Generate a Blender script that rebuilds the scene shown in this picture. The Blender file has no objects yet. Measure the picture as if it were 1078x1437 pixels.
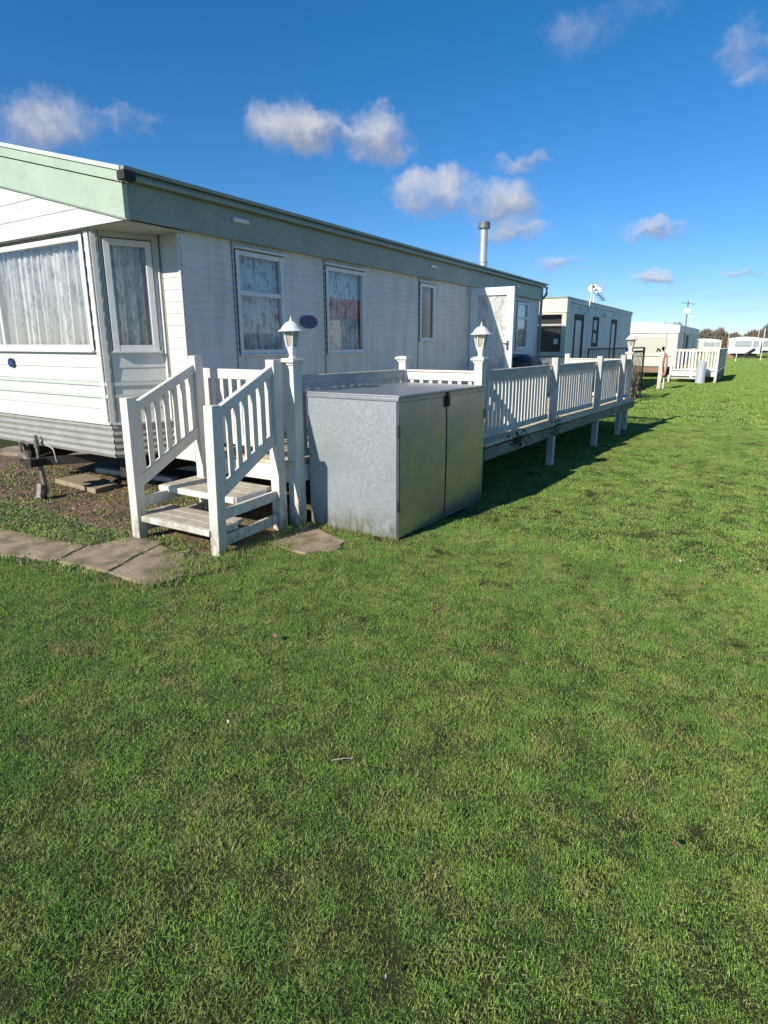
import bpy, bmesh, math, random
import numpy as np
from mathutils import Vector, Matrix
random.seed(7); np.random.seed(7)
scene = bpy.context.scene
COL = scene.collection

# ------------------------------------------------------------------ camera
cam_d = bpy.data.cameras.new("camera")
cam = bpy.data.objects.new("camera", cam_d)
COL.objects.link(cam)
scene.camera = cam
cam_d.sensor_fit = 'VERTICAL'
cam_d.sensor_height = 24.0
cam_d.lens = 24.0 * 813.0 / 1437.0
cam_d.shift_x = (539 - 552) / 1437.0
cam_d.shift_y = (675 - 718.5) / 1437.0
cam_d.clip_start = 0.05
cam_d.clip_end = 3000
cam.location = (0, 0, 1.6)
cam.rotation_euler = (math.radians(90 - 13.288), 0, math.radians(31.803))

# ------------------------------------------------------------------ light
SUN_TRAVEL = Vector((0.38, 1.68, -1.0))
sun_d = bpy.data.lights.new("sun", 'SUN')
sun_d.energy = 4.2
sun_d.angle = math.radians(0.5)
sun_d.color = (1.0, 0.935, 0.83)
sun = bpy.data.objects.new("sun", sun_d)
COL.objects.link(sun)
sun.rotation_euler = SUN_TRAVEL.to_track_quat('-Z', 'Y').to_euler()
SUN_EL = math.atan2(1.0, math.hypot(0.38, 1.68))
SUN_AZ = math.atan2(-0.38, -1.68)

scene.view_settings.view_transform = 'Standard'
scene.view_settings.look = 'None'
scene.view_settings.gamma = 1.0
scene.view_settings.use_curve_mapping = False
scene.view_settings.exposure = 0.48

world = bpy.data.worlds.new("World")
scene.world = world
world.use_nodes = True


def build_sky():
    nt = world.node_tree
    nt.nodes.clear()
    N, L = nt.nodes.new, nt.links.new
    out = N('ShaderNodeOutputWorld'); bg = N('ShaderNodeBackground')
    L(bg.outputs[0], out.inputs[0])
    bg.inputs[1].default_value = 0.105
    sky = N('ShaderNodeTexSky'); sky.sky_type = 'NISHITA'; sky.sun_disc = False
    sky.sun_elevation = SUN_EL; sky.sun_rotation = SUN_AZ
    sky.altitude = 0; sky.air_density = 1.0; sky.dust_density = 0.0; sky.ozone_density = 6.0
    hs = N('ShaderNodeHueSaturation'); hs.inputs['Saturation'].default_value = 1.08
    hs.inputs['Value'].default_value = 1.0
    tint = N('ShaderNodeMix'); tint.data_type = 'RGBA'; tint.blend_type = 'MULTIPLY'; tint.inputs['Factor'].default_value = 1
    tc0 = N('ShaderNodeTexCoord'); sz = N('ShaderNodeSeparateXYZ'); L(tc0.outputs['Generated'], sz.inputs[0])
    zr = N('ShaderNodeMapRange'); zr.inputs['From Min'].default_value = 0.02; zr.inputs['From Max'].default_value = 0.42; L(sz.outputs['Z'], zr.inputs['Value'])
    tm = N('ShaderNodeMix'); tm.data_type = 'RGBA'; tm.inputs['A'].default_value = (.70, .77, .93, 1); tm.inputs['B'].default_value = (.50, .82, .93, 1)
    L(zr.outputs[0], tm.inputs['Factor']); L(tm.outputs['Result'], tint.inputs['B'])
    L(sky.outputs[0], tint.inputs['A']); L(tint.outputs['Result'], hs.inputs['Color'])
    tc = N('ShaderNodeTexCoord')
    clouds = [(-0.834,0.476,0.279,0.070,0.039),(-0.772,0.560,0.301,0.044,0.017),(-0.617,0.725,0.305,0.073,0.035),
      (-0.523,0.799,0.299,0.053,0.036),(-0.570,0.764,0.303,0.045,0.016),(-0.456,0.860,0.228,0.068,0.035),(-0.370,0.905,0.211,0.068,0.033),
      (-0.356,0.919,0.171,0.061,0.018),(-0.334,0.905,0.262,0.044,0.013),(-0.285,0.950,0.125,0.033,0.013),
      (-0.148,0.975,0.163,0.057,0.014),(-0.150,0.984,0.097,0.037,0.010),(-0.033,0.995,0.097,0.040,0.007),
      (-0.250,0.881,0.401,0.056,0.033),(-0.060,0.930,0.361,0.040,0.025),(-0.049,0.943,0.330,0.027,0.013),
      (-0.182,0.890,0.417,0.081,0.013),(-0.219,0.971,0.093,0.015,0.009),
      # more of the same sky beyond the frame
      (0.25,0.93,0.2,0.09,0.03),(0.5,0.8,0.25,0.1,0.04),(0.8,0.5,0.3,0.12,0.05),(-0.95,0.1,0.25,0.1,0.04),
      (0.9,-0.2,0.3,0.1,0.04),(0.2,-0.9,0.35,0.12,0.05)]
    wts = [.75,.62,1,1,.8,1,1,.8,.7,.8,.9,.9,.7,.42,.6,.5,.3,.6] + [.9]*6
    def vm(op, a=None, b=None, av=None, bv=None):
        n = N('ShaderNodeVectorMath'); n.operation = op
        if a is not None: L(a, n.inputs[0])
        if b is not None: L(b, n.inputs[1])
        if av is not None: n.inputs[0].default_value = av
        if bv is not None: n.inputs[1].default_value = bv
        return n
    def mt(op, a, b, clamp=False):
        n = N('ShaderNodeMath'); n.operation = op; n.use_clamp = clamp
        for i, q in enumerate((a, b)):
            if q is None: continue
            if isinstance(q, (int, float)): n.inputs[i].default_value = q
            else: L(q, n.inputs[i])
        return n.outputs[0]
    d = vm('NORMALIZE', tc.outputs['Generated']).outputs[0]
    # warp the direction a little so that outlines are ragged
    nz = N('ShaderNodeTexNoise'); nz.inputs['Scale'].default_value = 26; nz.inputs['Detail'].default_value = 6
    nz.inputs['Roughness'].default_value = 0.6
    L(d, nz.inputs['Vector'])
    w = vm('SUBTRACT', nz.outputs['Color'], bv=(.5, .5, .5)).outputs[0]
    sc = N('ShaderNodeVectorMath'); sc.operation = 'SCALE'; L(w, sc.inputs[0]); sc.inputs['Scale'].default_value = 0.062
    dw = vm('ADD', d, sc.outputs[0]).outputs[0]
    tot = None; shade = None
    for c, wt in zip(clouds, wts):
        f = Vector(c[:3]).normalized()
        r = f.cross(Vector((0, 0, 1))).normalized(); u = r.cross(f)
        R = r / (c[3] * 1.25); U = u / (c[4] * 1.3)
        a = vm('DOT_PRODUCT', vm('SUBTRACT', dw, bv=tuple(f)).outputs[0], bv=tuple(R)).outputs['Value']
        b = vm('DOT_PRODUCT', vm('SUBTRACT', dw, bv=tuple(f)).outputs[0], bv=tuple(U)).outputs['Value']
        fr = vm('DOT_PRODUCT', d, bv=tuple(f)).outputs['Value']
        q = mt('ADD', mt('MULTIPLY', a, a), mt('MULTIPLY', b, b))
        m = mt('MULTIPLY', mt('MULTIPLY', mt('SUBTRACT', 1.0, q, True), wt), mt('GREATER_THAN', fr, 0.0))
        tot = m if tot is None else mt('MAXIMUM', tot, m)
        s = mt('MULTIPLY', m, mt('SUBTRACT', b, mt('MULTIPLY', a, 0.35)))
        shade = s if shade is None else mt('ADD', shade, s)
    n2 = N('ShaderNodeTexNoise'); n2.inputs['Scale'].default_value = 17; n2.inputs['Detail'].default_value = 8
    n2.inputs['Roughness'].default_value = 0.62
    L(d, n2.inputs['Vector'])
    nn = mt('MULTIPLY', mt('SUBTRACT', n2.outputs['Fac'], 0.5), 1.9)
    dens = mt('ADD', tot, mt('MULTIPLY', nn, mt('MULTIPLY', tot, 1.7, True)))
    rm = N('ShaderNodeMapRange'); rm.interpolation_type = 'SMOOTHSTEP'
    rm.inputs['From Min'].default_value = 0.10; rm.inputs['From Max'].default_value = 1.25
    rm.inputs['To Max'].default_value = 0.88
    L(dens, rm.inputs['Value'])
    # thin high streaks near the horizon
    mp = N('ShaderNodeMapping'); mp.inputs['Scale'].default_value = (3, 3, 26); L(d, mp.inputs['Vector'])
    n3 = N('ShaderNodeTexNoise'); n3.inputs['Scale'].default_value = 2.2; n3.inputs['Detail'].default_value = 6
    L(mp.outputs[0], n3.inputs['Vector'])
    st = N('ShaderNodeMapRange'); st.inputs['From Min'].default_value = 0.52; st.inputs['From Max'].default_value = 0.8
    st.inputs['To Max'].default_value = 0.30; L(n3.outputs['Fac'], st.inputs['Value'])
    sep = N('ShaderNodeSeparateXYZ'); L(d, sep.inputs[0])
    low = N('ShaderNodeMapRange'); low.inputs['From Min'].default_value = 0.22; low.inputs['From Max'].default_value = 0.05
    L(sep.outputs['Z'], low.inputs['Value'])
    fac = mt('MAXIMUM', rm.outputs[0], mt('MULTIPLY', st.outputs[0], low.outputs[0]), True)
    sh = N('ShaderNodeMapRange'); sh.inputs['From Min'].default_value = -0.30; sh.inputs['From Max'].default_value = 0.28
    L(mt('ADD', shade, mt('MULTIPLY', nn, 0.35)), sh.inputs['Value'])
    cc = N('ShaderNodeMix'); cc.data_type = 'RGBA'
    cc.inputs['A'].default_value = (2.3, 2.5, 3.1, 1); cc.inputs['B'].default_value = (4.9, 4.8, 5.0, 1)
    L(sh.outputs[0], cc.inputs['Factor'])
    mx = N('ShaderNodeMix'); mx.data_type = 'RGBA'
    L(fac, mx.inputs['Factor']); L(hs.outputs[0], mx.inputs['A']); L(cc.outputs['Result'], mx.inputs['B'])
    L(mx.outputs['Result'], bg.inputs[0])


build_sky()

# ------------------------------------------------------------------ materials
MATS = {}


def mat(name, c1, c2=None, scale=8.0, rough=0.6, metal=0.0, bump=0.0, bscale=None, stretch=(1, 1, 1),
        detail=6.0, lo=0.35, hi=0.65, dirt=None, dscale=2.0, dstretch=(1, 1, 1), dlo=.5, dhi=.75, damt=.5,
        spec=0.5, rough2=None, bdist=0.01, emit=None, algae=None):
    if name in MATS: return MATS[name]
    m = bpy.data.materials.new(name); m.use_nodes = True
    nt = m.node_tree; N, L = nt.nodes.new, nt.links.new
    bs = nt.nodes['Principled BSDF']
    bs.inputs['Roughness'].default_value = rough
    bs.inputs['Metallic'].default_value = metal
    bs.inputs['Specular IOR Level'].default_value = spec
    geo = N('ShaderNodeNewGeometry')
    def noise(sc, st, det=6.0):
        mp = N('ShaderNodeMapping'); mp.inputs['Scale'].default_value = st
        L(geo.outputs['Position'], mp.inputs['Vector'])
        n = N('ShaderNodeTexNoise'); n.inputs['Scale'].default_value = sc; n.inputs['Detail'].default_value = det
        n.inputs['Roughness'].default_value = 0.6
        L(mp.outputs[0], n.inputs['Vector']); return n
    def ramp(src, a, b):
        r = N('ShaderNodeMapRange'); r.inputs['From Min'].default_value = a; r.inputs['From Max'].default_value = b
        L(src, r.inputs['Value']); return r.outputs[0]
    c1 = tuple(c1) + (1,)
    col = None
    if c2 is not None:
        f = ramp(noise(scale, stretch, detail).outputs['Fac'], lo, hi)
        mx = N('ShaderNodeMix'); mx.data_type = 'RGBA'
        mx.inputs['A'].default_value = c1; mx.inputs['B'].default_value = tuple(c2) + (1,)
        L(f, mx.inputs['Factor']); col = mx.outputs['Result']
        if rough2 is not None:
            rr = N('ShaderNodeMapRange'); rr.inputs['To Min'].default_value = rough; rr.inputs['To Max'].default_value = rough2
            L(f, rr.inputs['Value']); L(rr.outputs[0], bs.inputs['Roughness'])
    if dirt is not None:
        f = ramp(noise(dscale, dstretch, 7).outputs['Fac'], dlo, dhi)
        k = N('ShaderNodeMath'); k.operation = 'MULTIPLY'; k.inputs[1].default_value = damt; L(f, k.inputs[0])
        mx = N('ShaderNodeMix'); mx.data_type = 'RGBA'
        if col is None: mx.inputs['A'].default_value = c1
        else: L(col, mx.inputs['A'])
        mx.inputs['B'].default_value = tuple(dirt) + (1,)
        L(k.outputs[0], mx.inputs['Factor']); col = mx.outputs['Result']
    if algae is not None:
        sp = N('ShaderNodeSeparateXYZ'); L(geo.outputs['Position'], sp.inputs[0])
        k = N('ShaderNodeMath'); k.operation = 'MULTIPLY'; L(ramp(sp.outputs['Z'], algae, .01), k.inputs[0]); L(ramp(noise(16, (1, 1, .5), 6).outputs['Fac'], .36, .62), k.inputs[1])
        mx = N('ShaderNodeMix'); mx.data_type = 'RGBA'; L(k.outputs[0], mx.inputs['Factor'])
        if col is None: mx.inputs['A'].default_value = c1
        else: L(col, mx.inputs['A'])
        mx.inputs['B'].default_value = (.17, .165, .085, 1); col = mx.outputs['Result']
    if col is None: bs.inputs['Base Color'].default_value = c1
    else: L(col, bs.inputs['Base Color'])
    if bump:
        n = noise(bscale or scale * 2, stretch, 8)
        b = N('ShaderNodeBump'); b.inputs['Strength'].default_value = bump; b.inputs['Distance'].default_value = bdist
        L(n.outputs['Fac'], b.inputs['Height']); L(b.outputs[0], bs.inputs['Normal'])
    if emit:
        bs.inputs['Emission Color'].default_value = tuple(emit) + (1,); bs.inputs['Emission Strength'].default_value = 1
    MATS[name] = m
    return m


SIDE = mat('siding_side', (.80, .735, .66), (.71, .655, .59), scale=3, stretch=(1, .5, 1.5), rough=.42,
           dirt=(.50, .41, .34), dscale=3.2, dstretch=(1, 2.2, .35), dlo=.48, dhi=.74, damt=.62, bump=.12, bscale=14, bdist=.004)
FRONT = mat('siding_front', (.68, .67, .62), (.61, .60, .55), scale=4, rough=.42,
            dirt=(.42, .42, .32), dscale=2.5, dstretch=(1.5, 1.5, 9), dlo=.55, dhi=.8, damt=.45, bump=.12, bscale=11, bdist=.004)
MINT = mat('mint_stripe', (.53, .58, .50), (.58, .61, .55), scale=6, rough=.45)
GREEN = mat('green_metal_lit', (.46, .54, .41), (.41, .49, .37), scale=3, rough=.38, dirt=(.22, .27, .17), dscale=4,
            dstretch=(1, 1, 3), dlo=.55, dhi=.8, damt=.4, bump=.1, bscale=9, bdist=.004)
GREENS = mat('green_metal_shaded', (.31, .34, .255), (.26, .29, .215), scale=3, rough=.38, dirt=(.10, .13, .09), dscale=5,  # same green as the front fascia, colour darkened for the shaded long side
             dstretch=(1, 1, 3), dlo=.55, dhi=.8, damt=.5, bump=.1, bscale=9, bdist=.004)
TRIM = mat('pale_roof_trim', (.62, .70, .56), (.70, .75, .62), scale=8, rough=.4, dirt=(.25, .28, .18), dscale=12, damt=.5)
SKIRT = mat('skirting_profile', (.36, .35, .31), (.28, .275, .24), scale=5, rough=.5, dirt=(.24, .21, .15), dscale=5,
            dstretch=(1, 1, 5), damt=.5)
UPVC = mat('window_frame_white', (.78, .78, .76), (.70, .70, .67), scale=10, rough=.3, dirt=(.35, .36, .32), dscale=9, damt=.3)
DOORW = mat('door_white', (.80, .82, .84), rough=.28)
BRKT = mat('dark_rubber', (.02, .02, .022), rough=.7)
PAINT = mat('white_painted_wood', (.74, .70, .62), (.66, .62, .54), scale=6, stretch=(1, 1, .5), rough=.62,
            algae=.42, dirt=(.30, .27, .20), dscale=9, dstretch=(1, 1, .35), dlo=.54, dhi=.80, damt=.42, bump=.35, bscale=60, bdist=.002)
PAINTG = mat('greying_shaded_painted_wood', (.57, .54, .49), (.47, .45, .40), scale=7, stretch=(1, .6, 1), rough=.68,  # greyer white paint: weathered timber, and shade painted onto deck posts
             dirt=(.19, .17, .13), dscale=11, dstretch=(1, .35, 1), dlo=.5, dhi=.78, damt=.6, bump=.4, bscale=50, bdist=.002)
TREAD = mat('gritty_tread', (.52, .46, .36), (.40, .35, .26), scale=22, rough=.85, dirt=(.22, .19, .13), dscale=6, damt=.5,
            bump=.6, bscale=180, bdist=.003)
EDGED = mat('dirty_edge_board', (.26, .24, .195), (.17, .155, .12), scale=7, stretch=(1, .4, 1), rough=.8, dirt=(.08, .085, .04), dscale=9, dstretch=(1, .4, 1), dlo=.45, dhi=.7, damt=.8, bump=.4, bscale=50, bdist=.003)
DECKM = mat('decking_boards', (.72, .60, .38), (.56, .47, .30), scale=9, stretch=(.4, 3, 1), rough=.75, dirt=(.13, .14, .07),
            dscale=4, damt=.6, bump=.4, bscale=70, bdist=.002)
LAMPW = mat('lantern_white', (.80, .79, .76), (.72, .70, .66), scale=30, rough=.45, dirt=(.42, .40, .32), dscale=40, damt=.35)
AMBER = mat('lantern_glass', (.52, .48, .36), (.42, .39, .29), scale=20, rough=.25, spec=.6)
GALV = mat('galvanised_panel', (.39, .42, .43), (.32, .355, .365), scale=46, stretch=(1, 1, 1), rough=.50, rough2=.40, metal=.35,
           detail=3, algae=.30, dirt=(.27, .30, .31), dscale=3.0, dstretch=(1, 1, .8), damt=.6, bump=.08, bscale=7, bdist=.02)
GALVD = mat('galvanised_door', (.39, .375, .43), (.33, .32, .365), scale=5, rough=.30, rough2=.38, metal=.85, detail=3,
            dirt=(.28, .27, .27), dscale=2.4, damt=.6, bump=.06, bscale=2.2, bdist=.02)
STEELD = mat('dark_steel_edge', (.10, .11, .11), (.06, .06, .06), scale=20, rough=.45, metal=.7)
RUST = mat('rusty_latch', (.12, .05, .035), (.05, .03, .028), scale=60, rough=.7)
RUSTW = mat('weathered_steel', (.20, .19, .17), (.11, .09, .07), scale=25, rough=.6, metal=.3)
BLACK = mat('black_chassis', (.022, .02, .018), (.04, .03, .022), scale=14, rough=.7)
FLUE = mat('flue_metal', (.62, .62, .60), (.50, .50, .49), scale=12, rough=.35, metal=.4)
FLUET = mat('flue_cowl', (.24, .24, .23), (.15, .15, .15), scale=22, rough=.55, metal=.4)
NAVY = mat('navy_badge', (.006, .018, .11), (.01, .03, .16), scale=22, rough=.3)
PALEB = mat('badge_print', (.16, .26, .46), rough=.4)
DARKIN = mat('dark_interior', (.05, .048, .045), rough=.9)
FLOORIN = mat('interior_floor', (.10, .07, .05), rough=.9)
CREAM = mat('cream_panel', (.73, .68, .54), (.66, .61, .48), scale=4, rough=.4, dirt=(.4, .36, .26), dscale=6, dstretch=(1, 1, .4), damt=.3)
WHITEF = mat('far_white', (.76, .76, .73), (.66, .66, .64), scale=3, rough=.45)
GREYF = mat('far_grey_siding', (.77, .72, .64), (.70, .66, .58), scale=3, rough=.5, dirt=(.27, .26, .25), dscale=3, dstretch=(1, 1, .3), damt=.45)
DGLASS = mat('dark_glass', (.02, .022, .026), rough=.06, spec=.8)
DBROWN = mat('dark_window_frame', (.035, .03, .028), rough=.5)
TARP = mat('navy_cover', (.012, .014, .03), (.02, .024, .05), scale=8, rough=.5, bump=.5, bscale=16, bdist=.03)
TARPG = mat('grey_cover', (.26, .27, .30), (.20, .21, .24), scale=8, rough=.5)
TEAL = mat('table_top_glass', (.16, .26, .27), (.12, .20, .21), scale=7, rough=.15)
REDROOF = mat('red_roof', (.42, .10, .07), (.34, .08, .06), scale=4, rough=.6)
BRICKY = mat('brown_skirting', (.34, .20, .13), (.22, .14, .10), scale=14, rough=.8)
HOSE = mat('pink_orange_hose', (.50, .27, .20), (.40, .22, .17), scale=25, rough=.5)
STONE = mat('concrete_slab', (.42, .31, .205), (.28, .205, .135), scale=2.6, rough=.88, dirt=(.10, .095, .04), dscale=5.5, dlo=.44, dhi=.62,
            damt=.72, bump=.5, bscale=60, bdist=.004)
SOIL = mat('bare_soil', (.31, .18, .105), (.15, .09, .055), scale=11, rough=.95, dirt=(.07, .085, .03), dscale=2.3, dlo=.45, dhi=.62,
           damt=.65, bump=1.0, bscale=55, bdist=.02)
PEB = mat('pebble', (.34, .25, .18), (.17, .115, .08), scale=14, rough=.85)
LEAFB = mat('dead_leaf', (.20, .12, .065), (.13, .08, .045), scale=40, rough=.8)
PALEBIT = mat('pale_bits', (.62, .58, .50), rough=.8)
TWIG = mat('hedge_twig', (.12, .09, .065), (.17, .135, .10), scale=.25, rough=.95, detail=4)


def mat_pane():
    m = bpy.data.materials.new('window_glass'); m.use_nodes = True
    nt = m.node_tree; nt.nodes.clear(); N, L = nt.nodes.new, nt.links.new
    o = N('ShaderNodeOutputMaterial'); mx = N('ShaderNodeMixShader'); t = N('ShaderNodeBsdfTransparent'); g = N('ShaderNodeBsdfGlossy')
    lw = N('ShaderNodeLayerWeight'); lw.inputs['Blend'].default_value = .5
    pw = N('ShaderNodeMath'); pw.operation = 'POWER'; pw.inputs[1].default_value = 4.0; L(lw.outputs['Facing'], pw.inputs[0])
    fr = N('ShaderNodeMapRange'); fr.inputs['To Min'].default_value = .055; fr.inputs['To Max'].default_value = .9; L(pw.outputs[0], fr.inputs['Value'])
    g.inputs['Roughness'].default_value = 0.015
    t.inputs[0].default_value = (.975, .98, .975, 1)
    L(fr.outputs[0], mx.inputs[0]); L(t.outputs[0], mx.inputs[1]); L(g.outputs[0], mx.inputs[2]); L(mx.outputs[0], o.inputs[0])
    return m


PANE = mat_pane()


def mat_lace(name, holes=.45, base=(.80, .80, .80), scale=55):
    m = bpy.data.materials.new(name); m.use_nodes = True
    nt = m.node_tree; nt.nodes.clear(); N, L = nt.nodes.new, nt.links.new
    o = N('ShaderNodeOutputMaterial'); mx = N('ShaderNodeMixShader'); t = N('ShaderNodeBsdfTransparent')
    df = N('ShaderNodeBsdfDiffuse'); tr = N('ShaderNodeBsdfTranslucent'); m2 = N('ShaderNodeMixShader')
    df.inputs[0].default_value = base + (1,); tr.inputs[0].default_value = base + (1,); m2.inputs[0].default_value = .12
    L(df.outputs[0], m2.inputs[1]); L(tr.outputs[0], m2.inputs[2])
    geo = N('ShaderNodeNewGeometry')
    mp = N('ShaderNodeMapping'); mp.inputs['Scale'].default_value = (1, 1, .28); L(geo.outputs['Position'], mp.inputs['Vector'])
    n = N('ShaderNodeTexNoise'); n.inputs['Scale'].default_value = scale; n.inputs['Detail'].default_value = 3
    L(mp.outputs[0], n.inputs['Vector'])
    n2 = N('ShaderNodeTexNoise'); n2.inputs['Scale'].default_value = 7; n2.inputs['Detail'].default_value = 4
    L(geo.outputs['Position'], n2.inputs['Vector'])
    a = N('ShaderNodeMath'); a.operation = 'ADD'; L(n.outputs['Fac'], a.inputs[0]); L(n2.outputs['Fac'], a.inputs[1])
    r = N('ShaderNodeMapRange'); r.inputs['From Min'].default_value = .98; r.inputs['From Max'].default_value = 1.14
    r.inputs['To Min'].default_value = 1 - .04; r.inputs['To Max'].default_value = 1 - holes
    L(a.outputs[0], r.inputs['Value'])
    L(r.outputs[0], mx.inputs[0]); L(t.outputs[0], mx.inputs[1]); L(m2.outputs[0], mx.inputs[2]); L(mx.outputs[0], o.inputs[0])
    return m


LACE = mat_lace('lace_curtain', .42, (.88, .85, .80))
LACED = mat_lace('lace_curtain_shaded', .66, (.86, .86, .85))
OBSC = mat('obscured_glass', (.10, .11, .12), (.16, .17, .17), scale=6, stretch=(1, 1, .5), rough=.18, spec=.7)

# colour of the turf is shared by the blades and the ground beneath


def turf_material(name, ground):
    m = bpy.data.materials.new(name); m.use_nodes = True
    nt = m.node_tree; N, L = nt.nodes.new, nt.links.new
    bs = nt.nodes['Principled BSDF']; bs.inputs['Roughness'].default_value = .62 if not ground else .9
    bs.inputs['Specular IOR Level'].default_value = .25 if not ground else .1
    geo = N('ShaderNodeNewGeometry')
    def noise(sc, det=5, rgh=.6):
        n = N('ShaderNodeTexNoise'); n.inputs['Scale'].default_value = sc; n.inputs['Detail'].default_value = det
        n.inputs['Roughness'].default_value = rgh
        L(geo.outputs['Position'], n.inputs['Vector']); return n.outputs['Fac']
    def rng(src, a, b, lo=0., hi=1.):
        r = N('ShaderNodeMapRange'); r.inputs['From Min'].default_value = a; r.inputs['From Max'].default_value = b
        r.inputs['To Min'].default_value = lo; r.inputs['To Max'].default_value = hi
        L(src, r.inputs['Value']); return r.outputs[0]
    def mix(f, A, B):
        x = N('ShaderNodeMix'); x.data_type = 'RGBA'; L(f, x.inputs['Factor'])
        for k, q in (('A', A), ('B', B)):
            if isinstance(q, tuple): x.inputs[k].default_value = q + (1,)
            else: L(q, x.inputs[k])
        return x.outputs['Result']
    if ground:
        c = mix(rng(noise(1.3, 6), .38, .62), (.24, .35, .058), (.28, .37, .07))
        c = mix(rng(noise(.16, 4), .4, .65), c, (.26, .33, .075))
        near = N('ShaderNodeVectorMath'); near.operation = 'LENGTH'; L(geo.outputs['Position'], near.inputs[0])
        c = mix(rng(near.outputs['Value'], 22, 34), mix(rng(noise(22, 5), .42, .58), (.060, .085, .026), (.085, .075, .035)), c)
    else:
        c = mix(rng(noise(1.7, 5), .36, .64), (.112, .220, .032), (.195, .290, .056))
        c = mix(rng(noise(6.5, 4), .50, .70), c, (.27, .275, .078))
        c = mix(rng(noise(2.9, 6), .60, .74), c, (.25, .19, .08))
        c = mix(rng(noise(9, 4), .48, .62, 0, .45), c, (.060, .118, .032))
        i = geo.outputs['Random Per Island']
        c = mix(rng(i, .90, .93, 0, .8), c, (.30, .26, .13))
        v = N('ShaderNodeHueSaturation'); L(c, v.inputs['Color']); L(rng(i, 0, .9, .95, 1.75), v.inputs['Value'])
        c = v.outputs[0]
        bs.inputs['Subsurface Weight'].default_value = 0
    L(c, bs.inputs['Base Color'])
    if ground:
        b = N('ShaderNodeBump'); b.inputs['Strength'].default_value = .9; b.inputs['Distance'].default_value = .06
        L(noise(14, 8, .75), b.inputs['Height']); L(b.outputs[0], bs.inputs['Normal'])
    return m


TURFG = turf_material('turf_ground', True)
BLADE = turf_material('grass_blade', False)
STRAW = mat('straw_blade', (.34, .28, .13), (.19, .19, .06), scale=9, rough=.8)
WEEDM = mat('weed_leaf', (.10, .15, .05), (.16, .19, .10), scale=14, rough=.6)

# ------------------------------------------------------------------ mesh helpers


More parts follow.
